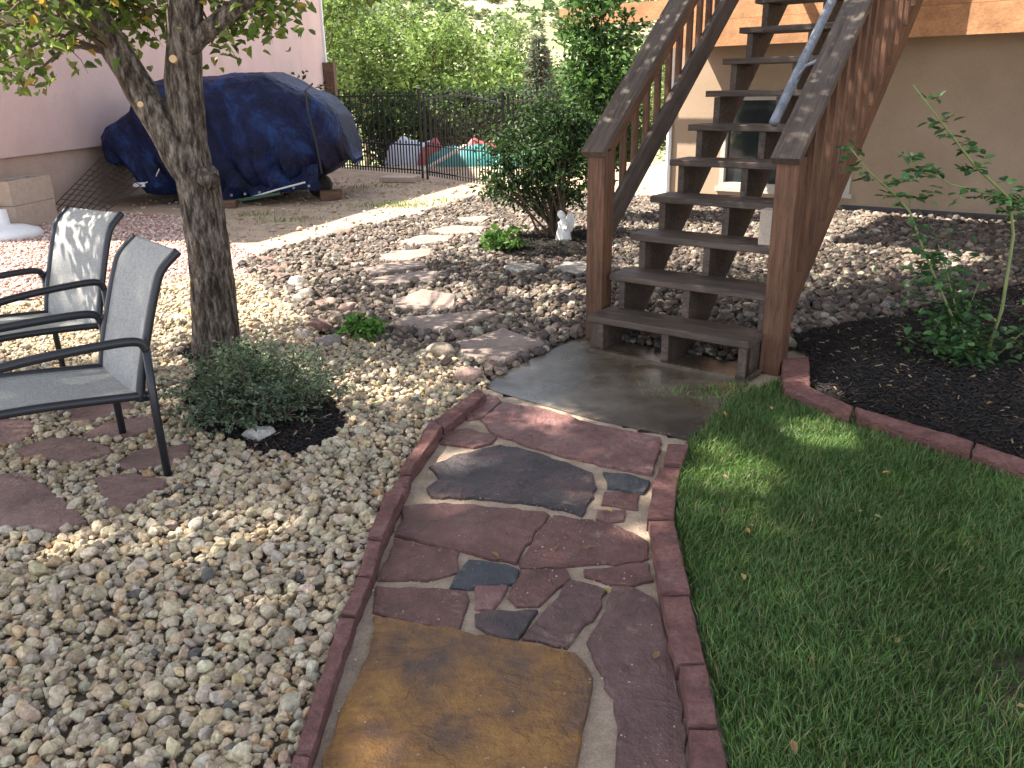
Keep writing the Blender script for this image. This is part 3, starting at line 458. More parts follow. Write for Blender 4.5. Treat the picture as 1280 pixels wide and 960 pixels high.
for k, (x, y, w_, h_, c_) in enumerate(ROCKS):
    rr_ = np.random.default_rng(300+k); sh, F = pebble_shapes(2, 1, 7, 300+k); v = sh[0]*np.array([w_*.55, w_*.4*rr_.uniform(.8, 1.1), max(h_, .05)*.5]); a = rr_.uniform(-.5, .5)
    v = v@np.array([[cos(a), sin(a), 0], [-sin(a), cos(a), 0], [0, 0, 1]]); v[:, 2] += h_*.3; v += np.array([x, y, 0])
    tag(link('rock', mesh_np('rock', v, F, MT['stone_col'], True, np.tile(RP[c_], (len(v), 1)))), RL[k], 'rock')

# ------------------------------------------------------------------ grass
r = np.random.default_rng(61)
def blades(name, P, hgt, wid, cols, seed, z0=.01):
    r = np.random.default_rng(seed); n = len(P); a = r.uniform(0, 2*pi, n); lean = r.uniform(.15, .95, n); la = vnoise(P[:, 0], P[:, 1], 5, 77)*3+r.normal(0, 1.5, n)
    d = np.c_[np.cos(la), np.sin(la), np.zeros(n)]; s = np.c_[np.cos(a), np.sin(a), np.zeros(n)]*wid[:, None]; b0 = np.c_[P, np.full(n, z0)]
    m1 = b0+d*(hgt*lean*.3)[:, None]+np.c_[np.zeros((n, 2)), hgt*.55]; tp = b0+d*(hgt*lean)[:, None]+np.c_[np.zeros((n, 2)), hgt*(1-.35*lean**2)]
    v = np.stack([b0-s, b0+s, m1+s*.75, m1-s*.75, tp], 1); i = np.arange(n)*5
    F = np.concatenate([np.stack(q, -1) for q in ((i, i+1, i+2), (i, i+2, i+3), (i+3, i+2, i+4))]); return mesh_np(name, v.reshape(-1, 3), F, MT['grass'], False, np.repeat(cols, 5, 0))
P = np.concatenate([scatter(LAWN, .0066, r, .9)]); keep = (P[:, 0] < P[:, 1]*.7+.35) & (P[:, 1] > 1.15); P = P[keep]
P = P[vnoise(P[:, 0], P[:, 1], 5, 33)+r.normal(0, .35, len(P)) > -.62]; n = len(P)
hg = r.uniform(.028, .07, n)*(1+.25*vnoise(P[:, 0], P[:, 1], 4, 35)); c_ = pick([(.0707, .1482, .0319), (.0935, .1801, .0410), (.0593, .1197, .0274), (.1231, .2109, .0570), (.1482, .2280, .0707)], n, r, .2)*(1+.2*vnoise(P[:, 0], P[:, 1], 2.5, 36))[:, None]; q = r.random(n); c_[q < .045] = (.30, .24, .11)
tag(link('lawn_grass', blades('lawn_grass', P, hg, r.uniform(.0011, .0024, n), c_, 62)), 'short green lawn grass between the path and the mulch bed', 'grass', kind='stuff')
PP = []
for (x, y), rad, k in (((-1.56, 11.25), .33, 420), ((-3.2, 10.6), .2, 140), ((-2.7, 10.1), .25, 120), ((-1.0, 11.7), .2, 90), ((-2.2, 13.6), .2, 120), ((1.05, 3.85), .18, 240)):
    PP.append(np.c_[r.normal(x, rad, k), r.normal(y, rad*.45, k)])
PP = np.concatenate(PP); n = len(PP)
tag(link('weed_grass', blades('weed_grass', PP, r.uniform(.03, .08, n), r.uniform(.002, .005, n), pick([(.13, .22, .045), (.17, .26, .06)], n, r, .2), 63, -.01)), 'sparse green grass tufts on the bare dirt', 'grass', kind='stuff')

# ------------------------------------------------------------------ staircase
AZ = radians(37.6); D = Vector((sin(AZ), cos(AZ), 0)); L_ = Vector((cos(AZ), -sin(AZ), 0)); S0 = Vector((.44, 4.62, 0)); ZU = Vector((0, 0, 1))
RUN, RISE, Z1, WID = .2355, .2, .212, .963
def sp(k, l, z): return S0 + D*k + L_*l + ZU*z
st = root('staircase', S0, 'brown wooden outdoor staircase with open risers and weathered treads', 'staircase')
NT = 13
for i in range(NT):
    k0, z = RUN*i, Z1+RISE*i-.019; j = random.uniform(-.004, .004)
    for kk, wd in ((k0+.066, .132), (k0+.203, .136)):
        board('tread_board', sp(kk, j, z), sp(kk, WID+j, z), wd, .038, ZU, MT['wooddark'], st)
def stringer(l, t_, mat, saw=True):
    pts = []; d0 = .05
    if saw:
        pts = [(.02, 0)]
        for i in range(NT): zt = Z1+RISE*i-.04; pts += [(RUN*i+.02, zt), (RUN*(i+1)+.02, zt)]
        kend = RUN*NT+.02; pts += [(kend, Z1+RISE*NT-.30), (.36, .0)]
    mb = MB(); V = []; n = len(pts)
    for s_ in (0, t_): V += [tuple(sp(k, l+s_, z)) for k, z in pts]
    F = [tuple(range(n)), tuple(range(n, 2*n))[::-1]]+[(i, i+n, (i+1) % n+n, (i+1) % n) for i in range(n)]
    o = part('stringer', mb.add(V, F), mat, st); return o
for l in (.055, .47): stringer(l, .04, MT['wooddark'])
stringer(WID-.05, .04, MT['wooddark'])
SLOPE = RISE/RUN; dirv = (D*RUN+ZU*RISE).normalized(); nrm = dirv.cross(L_).normalized(); nrm = nrm if nrm.z > 0 else -nrm
def nose(k): return Z1+SLOPE*k
KE = RUN*NT
# outer stringer boards on the right side (seen from the lawn)
board('side_stringer', sp(.40, WID+.028, nose(.40)-.235), sp(KE, WID+.028, nose(KE)-.235), .235, .038, L_, MT['wood'], st)
# posts
PK = .25; lL, lR = -.085, WID+.05
for l, zb in ((lL, -.1), (lR, -.1)):
    board('newel_post', sp(PK+.01, l, zb), sp(PK+.01, l, 1.105), .112, .112, D, MT['wood'], st)
for l in (lL, lR):
    ka, kb = PK-.085, KE
    board('handrail_cap', sp(ka, l, 1.165+SLOPE*(ka-PK)), sp(kb, l, 1.165+SLOPE*(kb-PK)), .145, .04, nrm, MT['wooddark'], st)
    ka = PK+.07; board('top_rail', sp(ka, l+(.0 if l < 0 else -.0), 1.065+SLOPE*(ka-PK)), sp(kb, l, 1.065+SLOPE*(kb-PK)), .118, .036, L_, MT['wood'], st)
ka = PK+.06; board('bottom_rail', sp(ka, lL, nose(ka)+.165), sp(KE, lL, nose(KE)+.165), .145, .038, L_, MT['wooddark'], st)
k = PK+.19; c_ = 0
while k < KE-.05:
    board('baluster', sp(k, lL-.037, nose(k)+.115), sp(k, lL-.037, nose(k)+.72), .036, .036, D, MT['wood'], st); k += .135
k = PK+.19
while k < KE-.05:
    board('baluster', sp(k, lR+.037, nose(k)-.075), sp(k, lR+.037, nose(k)+.72), .036, .036, D, MT['wood'], st); k += .135
for l in (.0, .46, WID-.06): board('support_block', sp(.055, l+.025, 0), sp(.055, l+.025, Z1-.042), .05, .045, D, MT['wooddark'], st)
board('concrete_sill', sp(-.02, .02, .012), sp(-.02, WID-.04, .012), .035, .03, ZU, MT['concrete'], st)
mb = MB(); mb.tube([sp(.70, .74, nose(.70)+.44), sp(KE, .74, nose(KE)+.44)], .027, 12); part('metal_handrail', mb, MT['galv'], st, True)
for kk in (.95, 1.9, 2.8):
    mb = MB(); mb.tube([sp(kk, .74, nose(kk)+.43), sp(kk, .80, nose(kk)+.52), sp(kk, lR-.015, nose(kk)+.60)], .010, 8); part('rail_bracket', mb, MT['galv'], st, True)
# landing, with unseen upper deck added to shade the wall and gravel below
for i in range(33): board('landing_shade_board', sp(.95+i*.142, 2.72 if i > 13 else 1.6, 2.78), sp(.95+i*.142, 8, 2.78), .137, .036, ZU, MT['wooddark'], st)
for i in range(14): board('landing_shade_board', sp(KE+.07+i*.142, -1.5, 2.78), sp(KE+.07+i*.142, 2.7, 2.78), .137, .036, ZU, MT['wooddark'], st)
for l in (-.1, WID+.08): board('landing_beam', sp(KE, l, 2.67), sp(5.58, l, 2.67), .18, .04, L_, MT['wood'], st)
tag(link('concrete_brick', mesh_np('concrete_brick', *bevel_box(.19, .1, .075, .008), MT['block']), None, Matrix.Translation(sp(2*RUN+.10, .81, Z1+2*RISE+.096)) @ Matrix.Rotation(-AZ, 4, 'Z') @ Matrix.Rotation(pi/2, 4, 'Y')), 'pale concrete brick standing on a stair tread by the right post', 'brick')

# ------------------------------------------------------------------ tan house
KW = 6.46; hs = root('house', sp(KW, 0, 0), 'tan stucco house wall with a window and an orange wood deck rim', 'house')
def wbox(name, k0, k1, l0, l1, z0, z1, mat, parent):
    V = [sp(a, b_, c_) for c_ in (z0, z1) for a, b_ in ((k0, l0), (k0, l1), (k1, l1), (k1, l0))]
    return part(name, MB().add(V, [(0,1,2,3),(7,6,5,4),(0,4,5,1),(1,5,6,2),(2,6,7,3),(3,7,4,0)]), mat, parent)
wl0, wl1, wz0, wz1 = -2.07, -.42, .20, 1.32
wbox('wall', KW, KW+.2, -2.83, wl0, -.3, 4.6, MT['stucco_tan'], hs); wbox('wall', KW, KW+.2, wl1, 9, -.3, 4.6, MT['stucco_tan'], hs)
wbox('wall', KW, KW+.2, wl0, wl1, -.3, wz0, MT['stucco_tan'], hs); wbox('wall', KW, KW+.2, wl0, wl1, wz1, 4.6, MT['stucco_tan'], hs)
wbox('side_wall', KW+.2, KW+7, -2.83, -2.63, -.3, 4.6, MT['stucco_tan'], hs)
wbox('foundation_strip', KW-.015, KW, -.5, 9, -.1, .07, MT['darkstrip'], hs)
wn = wbox('window', KW+.05, KW+.06, wl0+.05, wl1-.05, wz0+.05, wz1-.05, MT['glass'], hs)
for a in ((wl0, wl0+.06, wz0, wz1), (wl1-.06, wl1, wz0, wz1), (wl0+.06, wl1-.06, wz0, wz0+.06), (wl0+.06, wl1-.06, wz1-.06, wz1), ((wl0+wl1)/2-.03, (wl0+wl1)/2+.03, wz0+.06, wz1-.06)):
    wbox('window_frame', KW-.02, KW+.08, *a, MT['winframe'], wn)
wbox('sill', KW-.05, KW+.06, wl0-.04, wl1+.04, wz0-.05, wz0, MT['winframe'], wn)
wbox('blind', KW+.10, KW+.105, (wl0+wl1)/2+.03, wl1-.06, wz0+.06, wz1-.06, MT['winframe'], wn)
KF = 5.6
wbox('fascia_board', KF, KF+.04, -2.42, 8, 1.86, 2.14, MT['fascia'], hs); wbox('fascia_board', KF+.004, KF+.044, -2.42, 8, 2.143, 2.42, MT['fascia'], hs)
wbox('rim_extension', KF+.3, KF+.34, -4.2, -2.42, 2.2, 2.42, MT['fascia'], hs); wbox('deck_side', KF+.044, KW, -2.42, -2.38, 1.9, 2.42, MT['fascia'], hs)
for i in range(6): wbox('deck_board', KF-.02+i*.148, KF+.122+i*.148, -2.44, 8, 2.424, 2.46, MT['wooddark'], hs)
l = -1.05
for i in range(12): wbox('shade_railing_board', KF-.30, KF-.27, l, l+.085+.02*(i % 3), 2.40, 3.5, MT['fascia'], hs); l += .108  # unseen railing above the view, added to cast slatted shade on the fascia
wbox('shade_railing_arm', KF-.27, KF, -1.0, -.92, 2.43, 2.5, MT['wood'], hs); wbox('shade_railing_arm', KF-.27, KF, .14, .22, 2.43, 2.5, MT['wood'], hs)
dp = sp(KW-.03, -2.80, 0); mb = MB(); mb.tube([dp+ZU*.02, dp+ZU*2.0], .035, 6); part('downspout', mb, MT['white'], hs)

# ------------------------------------------------------------------ pink house
paz = radians(4); pd = Vector((sin(paz), cos(paz), 0)); pn = Vector((cos(paz), -sin(paz), 0)); p0 = Vector((-6.05, 9.9, 0))
ph = root('house', p0, 'pale pink stucco house wall behind the tarp covered trailer', 'house')
def pbox(name, a0, a1, n0, n1, z0, z1, mat, parent=ph):
    V = [p0+pd*a+pn*n_+ZU*z for z in (z0, z1) for a, n_ in ((a0, n0), (a0, n1), (a1, n1), (a1, n0))]
    return part(name, MB().add(V, [(0,1,2,3),(7,6,5,4),(0,4,5,1),(1,5,6,2),(2,6,7,3),(3,7,4,0)]), mat, parent)
PE = 14.6
LZ = .775
pbox('foundation', -.95, PE-.1, -.3, 0, -.3, LZ, MT['stucco_base']); pbox('wall', -1.0, PE, -.3, .05, LZ, 4.95, MT['stucco_pink'])
pbox('end_wall', -1.0, -.7, -6, -.3, -.3, 4.95, MT['stucco_pink'])
V = [p0+pd*a+pn*n_+ZU*z for n_ in (-.3, .05) for a, z in ((-1.0, 4.953), (5.0, 7.35), (PE, 4.953))]
part('gable', MB().add(V, [(0, 1, 2), (5, 4, 3), (0, 3, 4, 1), (1, 4, 5, 2), (2, 5, 3, 0)]), MT['stucco_pink'], ph)
pbox('corner_trim', PE-.06, PE+.04, .052, .10, 1.9, 4.3, MT['white']); pbox('corner_post', PE-.30, PE+.0, .055, .35, -.6, 2.2, MT['oldwood']); pbox('corner_trim', PE+.002, PE+.06, -.3, .12, -.6, 1.898, MT['white'])

# ------------------------------------------------------------------ tarp covered trailer
tc = root('tarp_covered_trailer', (-4.0, 12.6, 0), 'bulky trailer covered with a creased dark blue tarp by the pink house', 'tarp')
tx = np.array([p[0] for p in TARP_TOP[:11]]); tz = np.array([p[2] for p in TARP_TOP[:11]]); bx_ = np.array([p[0] for p in TARP_BOT]); bz = np.array([p[2] for p in TARP_BOT])
nu, nv = 150, 90; V = []
us = np.linspace(0, 1, nu); x0, x1 = -5.78, -2.2
for i, u in enumerate(us):
    x = x0+(x1-x0)*u; zt = np.interp(x, tx, tz); zb_ = max(.05, np.interp(x*12/12.7, bx_, bz)*.85); endf = max(.004, (1-abs(2*u-1)**4))**.5
    hd = 1.0*endf; zc = (zt+zb_)/2; hh = (zt-zb_)/2*(.25+.75*endf)
    for j in range(nv):
        a = 2*pi*j/nv; ca, sa = cos(a), sin(a); ex = .42; y = 12.75 - .35*0 + hd*math.copysign(abs(ca)**ex, ca); z = zc+hh*math.copysign(abs(sa)**ex, sa)
        V.append((x, y, z))
V = np.array(V); r = np.random.default_rng(4)
n1 = vnoise(V[:, 0], V[:, 2]*.8+V[:, 1]*.4, 1.6, 41); n2 = vnoise(V[:, 0]+V[:, 2]*.45+V[:, 1]*.3, V[:, 2]*.22, 4.2, 42); n3 = vnoise(V[:, 0]*.8+V[:, 1], V[:, 2]-V[:, 0]*.6, 8, 43)
fold = np.clip((1.45-V[:, 2])/1.1, 0, 1); rg = lambda q: 1-2*np.abs(q)
V[:, 1] += np.sign(V[:, 1]-12.75)*(n1*.10+rg(n2)*.24*(.12+fold)+rg(n3)*.03); V[:, 2] += rg(n1)*.05*np.clip(V[:, 2]-.8, 0, 1)+rg(n3)*.012; V[:, 0] += n2*.05*fold
i = np.arange(nu*nv).reshape(nu, nv); Q = np.stack([i[:-1, :], np.roll(i, -1, 1)[:-1, :], np.roll(i, -1, 1)[1:, :], i[1:, :]], -1).reshape(-1, 4)
F = [tuple(q) for q in Q]+[tuple(i[0]), tuple(i[-1])[::-1]]; link('tarp', mesh_np('tarp', V, F, MT['tarp'], True), tc)
# loose flap and skirt folds along the bottom edge
mb = MB(); fl = []
for k in range(24):
    u = k/23; x = -4.6+u*2.0; fl.append([(x, 11.75+.06*sin(u*17), .55-.05*sin(u*9)), (x+.03, 11.60+.10*sin(u*23+1), .30+.04*sin(u*13)), (x+.05, 11.62+.12*sin(u*19), .08+.22*abs(u-.35)+.04*sin(u*31))])
mb.add([p for q in fl for p in q], [(a*3+b_, (a+1)*3+b_, (a+1)*3+b_+1, a*3+b_+1) for a in range(23) for b_ in range(2)]); part('tarp_flap', mb, MT['tarp'], tc, True)
mb = MB(); mb.tube([(-3.55, 11.5, .10), (-3.1, 11.48, .22), (-2.75, 11.5, .30)], .012, 6); part('tie_rope', mb, MT['rope'], tc)
mb = MB(); mb.tube([(-4.75, 11.68, .52), (-4.82, 11.62, .38), (-4.98, 11.6, .31)], .008, 6); part('tie_rope', mb, MT['rope'], tc)
mb = MB(); mb.box((-5.12, 11.58, .27), (-4.96, 11.60, .33)); part('tag', mb, MT['white'], tc)
for x in np.linspace(-4.5, -2.7, 9):
    mb = MB(); u = (x+4.6)/2.0; mb.tube([(x, 11.575+.12*sin(u*19), .12+.22*abs(u-.35)), (x, 11.56+.12*sin(u*19), .12+.22*abs(u-.35))], .02, 8); part('eyelet', mb, MT['galv'], tc)
pts = [(-2.32+.1*sin(s*6), 12.72-1.03*cos(s*pi), .95+.62*sin(s*pi)) for s in np.linspace(.05, .8, 16)]; mb = MB(); mb.tube([(-2.55, 11.66, .40), (-2.58, 11.62, .8), (-2.66, 11.66, 1.2), (-2.72, 11.9, 1.47), (-2.75, 12.5, 1.56)], .014, 6); part('strap', mb, MT['black'], tc)
for x in (-4.3, -2.75):
    mb = MB(); mb.tube([(x, 12.3, .16), (x, 12.5, .16)], .16, 16); part('wheel', mb, MT['black'], tc, True)
mb = MB(); mb.box((-4.6, 12.2, .12), (-2.9, 13.4, .20)); part('trailer_frame', mb, MT['green'], tc)
mb = MB(); mb.tube([(-4.0, 11.45, .03), (-3.1, 11.5, .16)], .025, 6); part('tow_bar', mb, MT['green'], tc)
def chock(x, y, a, label, size=(.42, .16, .11)): tag(link('wood_block', mesh_np('wood_block', *bevel_box(*size, .008), MT['oldwood']), None, Matrix.Translation((x, y, size[2]/2-.015)) @ Matrix.Rotation(a, 4, 'Z')), label, 'wood block')
chock(-3.88, 11.35, .1, 'brown wood block on the ground under the tarp beside the tree trunk'); chock(-2.55, 12.1, .3, 'brown wood block under the tarp end near the iron fence', (.3, .16, .14))

# concrete blocks, wire panel, umbrella base
def cinder(loc, rz, label):
    o = root('concrete_block', loc, label, 'block', None, rz); l, w_, h_ = .78, .32, .275; mb = MB(); t_ = .045
    mb.box((-l/2, -w_/2, 0), (l/2, -w_/2+t_, h_)); mb.box((-l/2, w_/2-t_, 0), (l/2, w_/2, h_))
    for x in (-l/2, -t_/2, l/2-t_): mb.box((x, -w_/2+t_, 0), (x+t_, w_/2-t_, h_-.002))
    link('shell', mb.me('shell', MT['block']), o, WM[o]); return o
cinder((-5.79, 10.05, -.005), pi/2-paz, 'beige concrete block on the ground, lower of the two by the pink house')
cinder((-5.80, 10.06, .275), pi/2-paz-.03, 'beige concrete block stacked on another block by the pink house')
wp = root('wire_panel', (-5.4, 11.2, 0), 'rusty wire mesh panel leaning between the concrete blocks and the blue tarp', 'wire mesh')
a, b_, c_, d_ = Vector((-5.75, 10.55, .12)), Vector((-5.62, 11.9, .66)), Vector((-4.95, 11.75, .36)), Vector((-5.25, 10.75, -.0))
mb = MB()
for i in range(9): u = i/8; mb.tube([a.lerp(d_, u), (a.lerp(d_, u)+b_.lerp(c_, u))/2+Vector((0, 0, .05*sin(u*pi))), b_.lerp(c_, u)], .007, 4, False)
for i in range(12): u = i/11; mb.tube([a.lerp(b_, u), (a.lerp(b_, u)+d_.lerp(c_, u))/2+Vector((0, 0, .05*sin(u*pi))), d_.lerp(c_, u)], .006, 4, False)
part('wire_grid', mb, MT['wire'], wp)
ub = root('umbrella_base', (-5.55, 9.2, 0), 'white round umbrella base on pink gravel by the pink house', 'umbrella base')
mb = MB(); prof = [(0.36, 0), (.37, .03), (.34, .07), (.22, .115), (.1, .13), (.06, .14), (.05, .30)]; n = 24; V = [(-5.55+rr_*cos(2*pi*k/n), 9.2+rr_*sin(2*pi*k/n), z) for rr_, z in prof for k in range(n)]
F = [(i*n+k, i*n+(k+1) % n, (i+1)*n+(k+1) % n, (i+1)*n+k) for i in range(len(prof)-1) for k in range(n)]+[tuple((len(prof)-1)*n+k for k in range(n))]
part('base', mb.add(V, F), MT['white'], ub, True)
tag(link('paver', mesh_np('paver', *bevel_box(.62, .3, .09, .01), MT['block']), None, Matrix.Translation((-1.84, 14.4, .035)) @ Matrix.Rotation(-.25, 4, 'Z')), 'tan concrete paver lying flat in front of the iron fence', 'paver')

# ------------------------------------------------------------------ iron fence
PM = {}
def picket(fc, p, z0, z1, hw=.011, name='picket'):
    key = (round(z1-z0, 2), hw)
    if key not in PM:
        h_ = key[0]; mb = MB(); a = hw; V = [(sx*a, sy*a, z) for z in (0, h_-.05) for sx, sy in ((-1, -1), (1, -1), (1, 1), (-1, 1))]+[(sx*a*1.5, sy*a*1.5, h_-.03) for sx, sy in ((-1, -1), (1, -1), (1, 1), (-1, 1))]+[(0, 0, h_+.02)]
        mb.add(V, [(0,1,5,4),(1,2,6,5),(2,3,7,6),(3,0,4,7),(4,5,9,8),(5,6,10,9),(6,7,11,10),(7,4,8,11),(8,9,12),(9,10,12),(10,11,12),(11,8,12)]); PM[key] = mb.me('picket', MT['iron'])
    return link(name, PM[key], fc, Matrix.Translation((p[0], p[1], z0)))
def fence(A, B, n, label, low=True, arch=0, name='iron_fence', h=1.4, endpost=True):
    A, B = Vector((*A, 0)), Vector((*B, 0)); fc = root(name, A, label, 'gate' if arch else 'fence'); ax = (B-A).normalized()
    for i in range(n+1):
        u = i/n; p = A.lerp(B, u); top = h+.05+arch*sin(u*pi)-(arch*.6*u if arch else 0)
        if 0 < i < n: picket(fc, p, .05, top)
        if low and i < n: picket(fc, A.lerp(B, (i+.5)/n), .05, .62 if low else .5)
    for z in (.12, .55): board('rail', A+ZU*z, B+ZU*z, .03, .022, ZU, MT['iron'], fc)
    mb = MB(); mb.tube([A.lerp(B, u)+ZU*(h-.04+arch*sin(u*pi)-(arch*.6*u if arch else 0)) for u in np.linspace(0, 1, 13)], .018, 4); part('top_rail', mb, MT['iron'], fc)
    for q in ((A, B) if endpost else (A,)): picket(fc, q, -.05, h+.10, .02, 'post')
    return fc
fence((-1.5, 14.95), (-5.0, 18.1), 30, 'black iron picket fence running behind the blue tarp')
fence((-1.40, 14.78), (-.06, 12.62), 14, 'arched black iron gate between two fence runs', arch=.10, name='iron_gate', h=1.33)
fence((.02, 12.55), (2.2, 17.4), 30, 'black iron picket fence running behind the dark shrub', h=1.31)
# things lying beyond the fence
def heap(name, x, y, sx, sy, h_, mat, label, cat, seed, z=-.1):
    n = 26; g = np.linspace(-1, 1, n); X, Yg = np.meshgrid(g, g); R_ = np.sqrt(X**2+Yg**2); zz = h_*np.clip(1-R_**2, 0, 1)**.5*(.75+.35*vnoise(X*1.3, Yg*1.3, 2, seed))+vnoise(X, Yg, 6, seed+1)*.04*(R_ < .95)
    V = np.c_[X.ravel()*sx+x, Yg.ravel()*sy+y, zz.ravel()+z]; i = np.arange(n*n).reshape(n, n); Q = np.stack([i[:-1, :-1], i[:-1, 1:], i[1:, 1:], i[1:, :-1]], -1).reshape(-1, 4); cc = np.sqrt(((V[Q].mean(1)[:, :2]-np.array([x, y]))/np.array([sx, sy]))**2 @ np.ones(2)); Q = Q[cc < 1.02]
    tag(link(name, mesh_np(name, V, Q, mat, True)), label, cat)
heap('crumpled_tarp', -.75, 17.6, .95, .6, .55, MT['cloth_teal'], 'crumpled teal tarp on the ground behind the iron gate', 'tarp', 1, -.05); heap('crumpled_tarp', .35, 17.2, .7, .5, .42, MT['cloth_teal'], 'smaller teal tarp heap behind the gate beside the dark shrub', 'tarp', 2, -.05)
heap('folded_cloth', -.55, 18.3, .6, .35, .78, MT['cloth_red'], 'red cloth heap behind the teal tarp beyond the gate', 'cloth', 3, -.1); heap('plastic_sheet', -1.95, 18.4, .7, .5, .75, MT['cloth_pale'], 'pale blue plastic sheet heap beyond the iron fence', 'plastic sheet', 4, -.1); heap('folded_cloth', -1.6, 17.9, .3, .3, .6, MT['cloth_red'], 'small red cloth bundle beside the pale plastic sheet', 'cloth', 6, -.1)
tag(link('wood_plank', mesh_np('wood_plank', *bevel_box(1.4, .1, .04), MT['winframe']), None, Matrix.Translation((-1.25, 16.4, .2)) @ Matrix.Rotation(.9, 4, 'Z') @ Matrix.Rotation(-.3, 4, 'Y')), 'pale wood plank leaning on the ground behind the gate', 'plank')
tr_ = root('garden_trellis', (-.6, 19.4, -.3), 'low weathered wire trellis standing behind the teal tarp', 'trellis'); mb = MB()
for z in (.2, .42, .64, .86): mb.tube([(-1.7, 19.4, z), (.9, 19.2, z)], .014, 4)
for x in np.linspace(-1.7, .9, 22): mb.tube([(x, 19.4-.077*(x+1.7), -.4), (x, 19.4-.077*(x+1.7), .92)], .012, 4)
part('lattice', mb, MT['wire'], tr_)

# ------------------------------------------------------------------ chairs
def chair(loc, rz, label):
    o = root('patio_chair', loc, label, 'chair', 'sling patio chairs', rz); W_ = .56; Mx = WM[o]
    def tb(name, pts, rad=.0145, sq=True, mat=None):
        mb = MB(); mb.tube(pts, rad, 8); link(name, mb.me(name, mat or MT['frame'], True), o, Mx)
    def curve(pts, n=6):
        P = [Vector(p) for p in pts]; out = []
        for i in range(len(P)-1):
            q0, q1, q2, q3 = P[max(i-1, 0)], P[i], P[i+1], P[min(i+2, len(P)-1)]
            for k in range(n): t_ = k/n; out.append(.5*((2*q1)+(-q0+q2)*t_+(2*q0-5*q1+4*q2-q3)*t_*t_+(-q0+3*q1-3*q2+q3)*t_**3))
        return out+[P[-1]]
    seat = curve([(0, .62, .405), (0, .40, .392), (0, .16, .365), (0, .0, .345)]); back = curve([(0, .045, .33), (0, .015, .46), (0, -.035, .62), (0, -.08, .75), (0, -.115, .82), (0, -.185, .88)])
    for x in (0, W_):
        tb('leg', [(x, 0, 0), (x, .005, .30), (x, 0, .545)], .0155); tb('leg', [(x, .68, 0), (x, .645, .3), (x, .63, .50)], .0155)
        tb('arm', curve([(x, .0, .535), (x, .03, .572), (x, .15, .582), (x, .42, .578), (x, .58, .553), (x, .63, .49)]), .0175)
        xi = .035 if x == 0 else W_-.035
        tb('seat_rail', [(xi, p.y, p.z) for p in seat], .0165); tb('back_rail', [(xi, p.y, p.z) for p in back], .0165)
        tb('rail_link', [(x, .01, .35), (xi, .02, .35)], .011); tb('rail_link', [(x, .63, .40), (xi, .61, .403)], .011); tb('rail_link', [(x, .01, .56), (xi, -.015, .555)], .009)
    tb('crossbar', [(.035, .02, .335), (W_-.035, .02, .335)], .013); tb('crossbar', [(.035, .62, .397), (W_-.035, .62, .397)], .013)
    for nm, pr, sag in (('seat', seat, .018), ('backrest', back, .014)):
        n = 9; V = []; m_ = len(pr)
        for k, p in enumerate(pr):
            for j in range(n):
                u = j/(n-1); s_ = sag*4*u*(1-u)*min(1, 3*min(k, m_-1-k)/m_+.3); V.append((.04+u*(W_-.08), p.y-(s_ if nm == 'backrest' else 0), p.z-(s_ if nm == 'seat' else 0)))
        F = [(a*n+b_, a*n+b_+1, (a+1)*n+b_+1, (a+1)*n+b_) for a in range(m_-1) for b_ in range(n-1)]
        q = link(nm, mesh_np(nm, V, F, MT['sling'], True), o, Mx); sm = q.modifiers.new('thick', 'SOLIDIFY'); sm.thickness = .004
    return o
chair((-1.38, 3.0, .008), math.atan2(.76, -.65), 'grey sling patio chair beside the silvery green bush'); chair((-2.03, 4.07, .008), math.atan2(.56, -.83), 'grey sling patio chair with a leaf shadow, next to the pink gravel')

# ------------------------------------------------------------------ plants
def shadow_xy(P): return P[:, :2]-np.array([SUN.x, SUN.y])/SUN.z*P[:, 2:3]
FLECKS = [(-0.705, 4.336, 0.421, 0.507), (-1.675, 5.548, 0.253, 1.005), (-0.367, 4.562, 0.185, 0.383), (1.35, 3.252, 0.128, 0.151), (0.895, 2.901, 0.138, 0.138), (0.864, 2.529, 0.082, 0.077), (0.863, 3.087, 0.081, 0.108), (0.432, 2.517, 0.044, 0.164), (0.185, 3.604, 0.105, 0.141), (-0.255, 3.136, 0.083, 0.095), (-0.844, 2.592, 0.097, 0.092), (-1.539, 2.456, 0.124, 0.094), (-1.069, 2.389, 0.107, 0.08), (-1.185, 2.634, 0.073, 0.07), (-0.766, 2.071, 0.095, 0.099), (-0.814, 1.996, 0.058, 0.067), (-0.609, 1.697, 0.051, 0.041), (-0.242, 2.687, 0.073, 0.085), (-0.355, 1.555, 0.047, 0.064), (0.004, 4.777, 0.144, 0.199), (-0.457, 5.914, 0.264, 0.343), (-0.849, 7.45, 0.219, 0.301), (0.116, 8.894, 0.341, 0.472), (0.307, 5.978, 0.352, 0.2), (0.332, 5.405, 0.161, 0.208), (-1.189, 7.3, 0.288, 0.289), (1.551, 3.8, 0.096, 0.088)]  # gaps in the crowns (centre and half-axes of the sunny spots on the ground)
def keep_lit(P, seed=0, grow=1.):
    g = shadow_xy(P); k = np.ones(len(P), bool); r = np.random.default_rng(seed)
    for x, y, a, b_ in FLECKS: d = ((g[:, 0]-x)/(a*grow))**2+((g[:, 1]-y)/(b_*grow))**2; k &= ~(d < 1+r.normal(0, .18, len(P)))
    return k
def limb(mb, a, d, L, rad, n=5, bend=.15, rnd=random):
    pts = [Vector(a)]; d = Vector(d).normalized()
    for i in range(n): d = (d+Vector((rnd.gauss(0, bend), rnd.gauss(0, bend), rnd.gauss(0, bend)))).normalized(); pts.append(pts[-1]+d*L/n)
    mb.tube(pts, [rad*(1-.8*i/n) for i in range(n+1)], 5, False); return pts
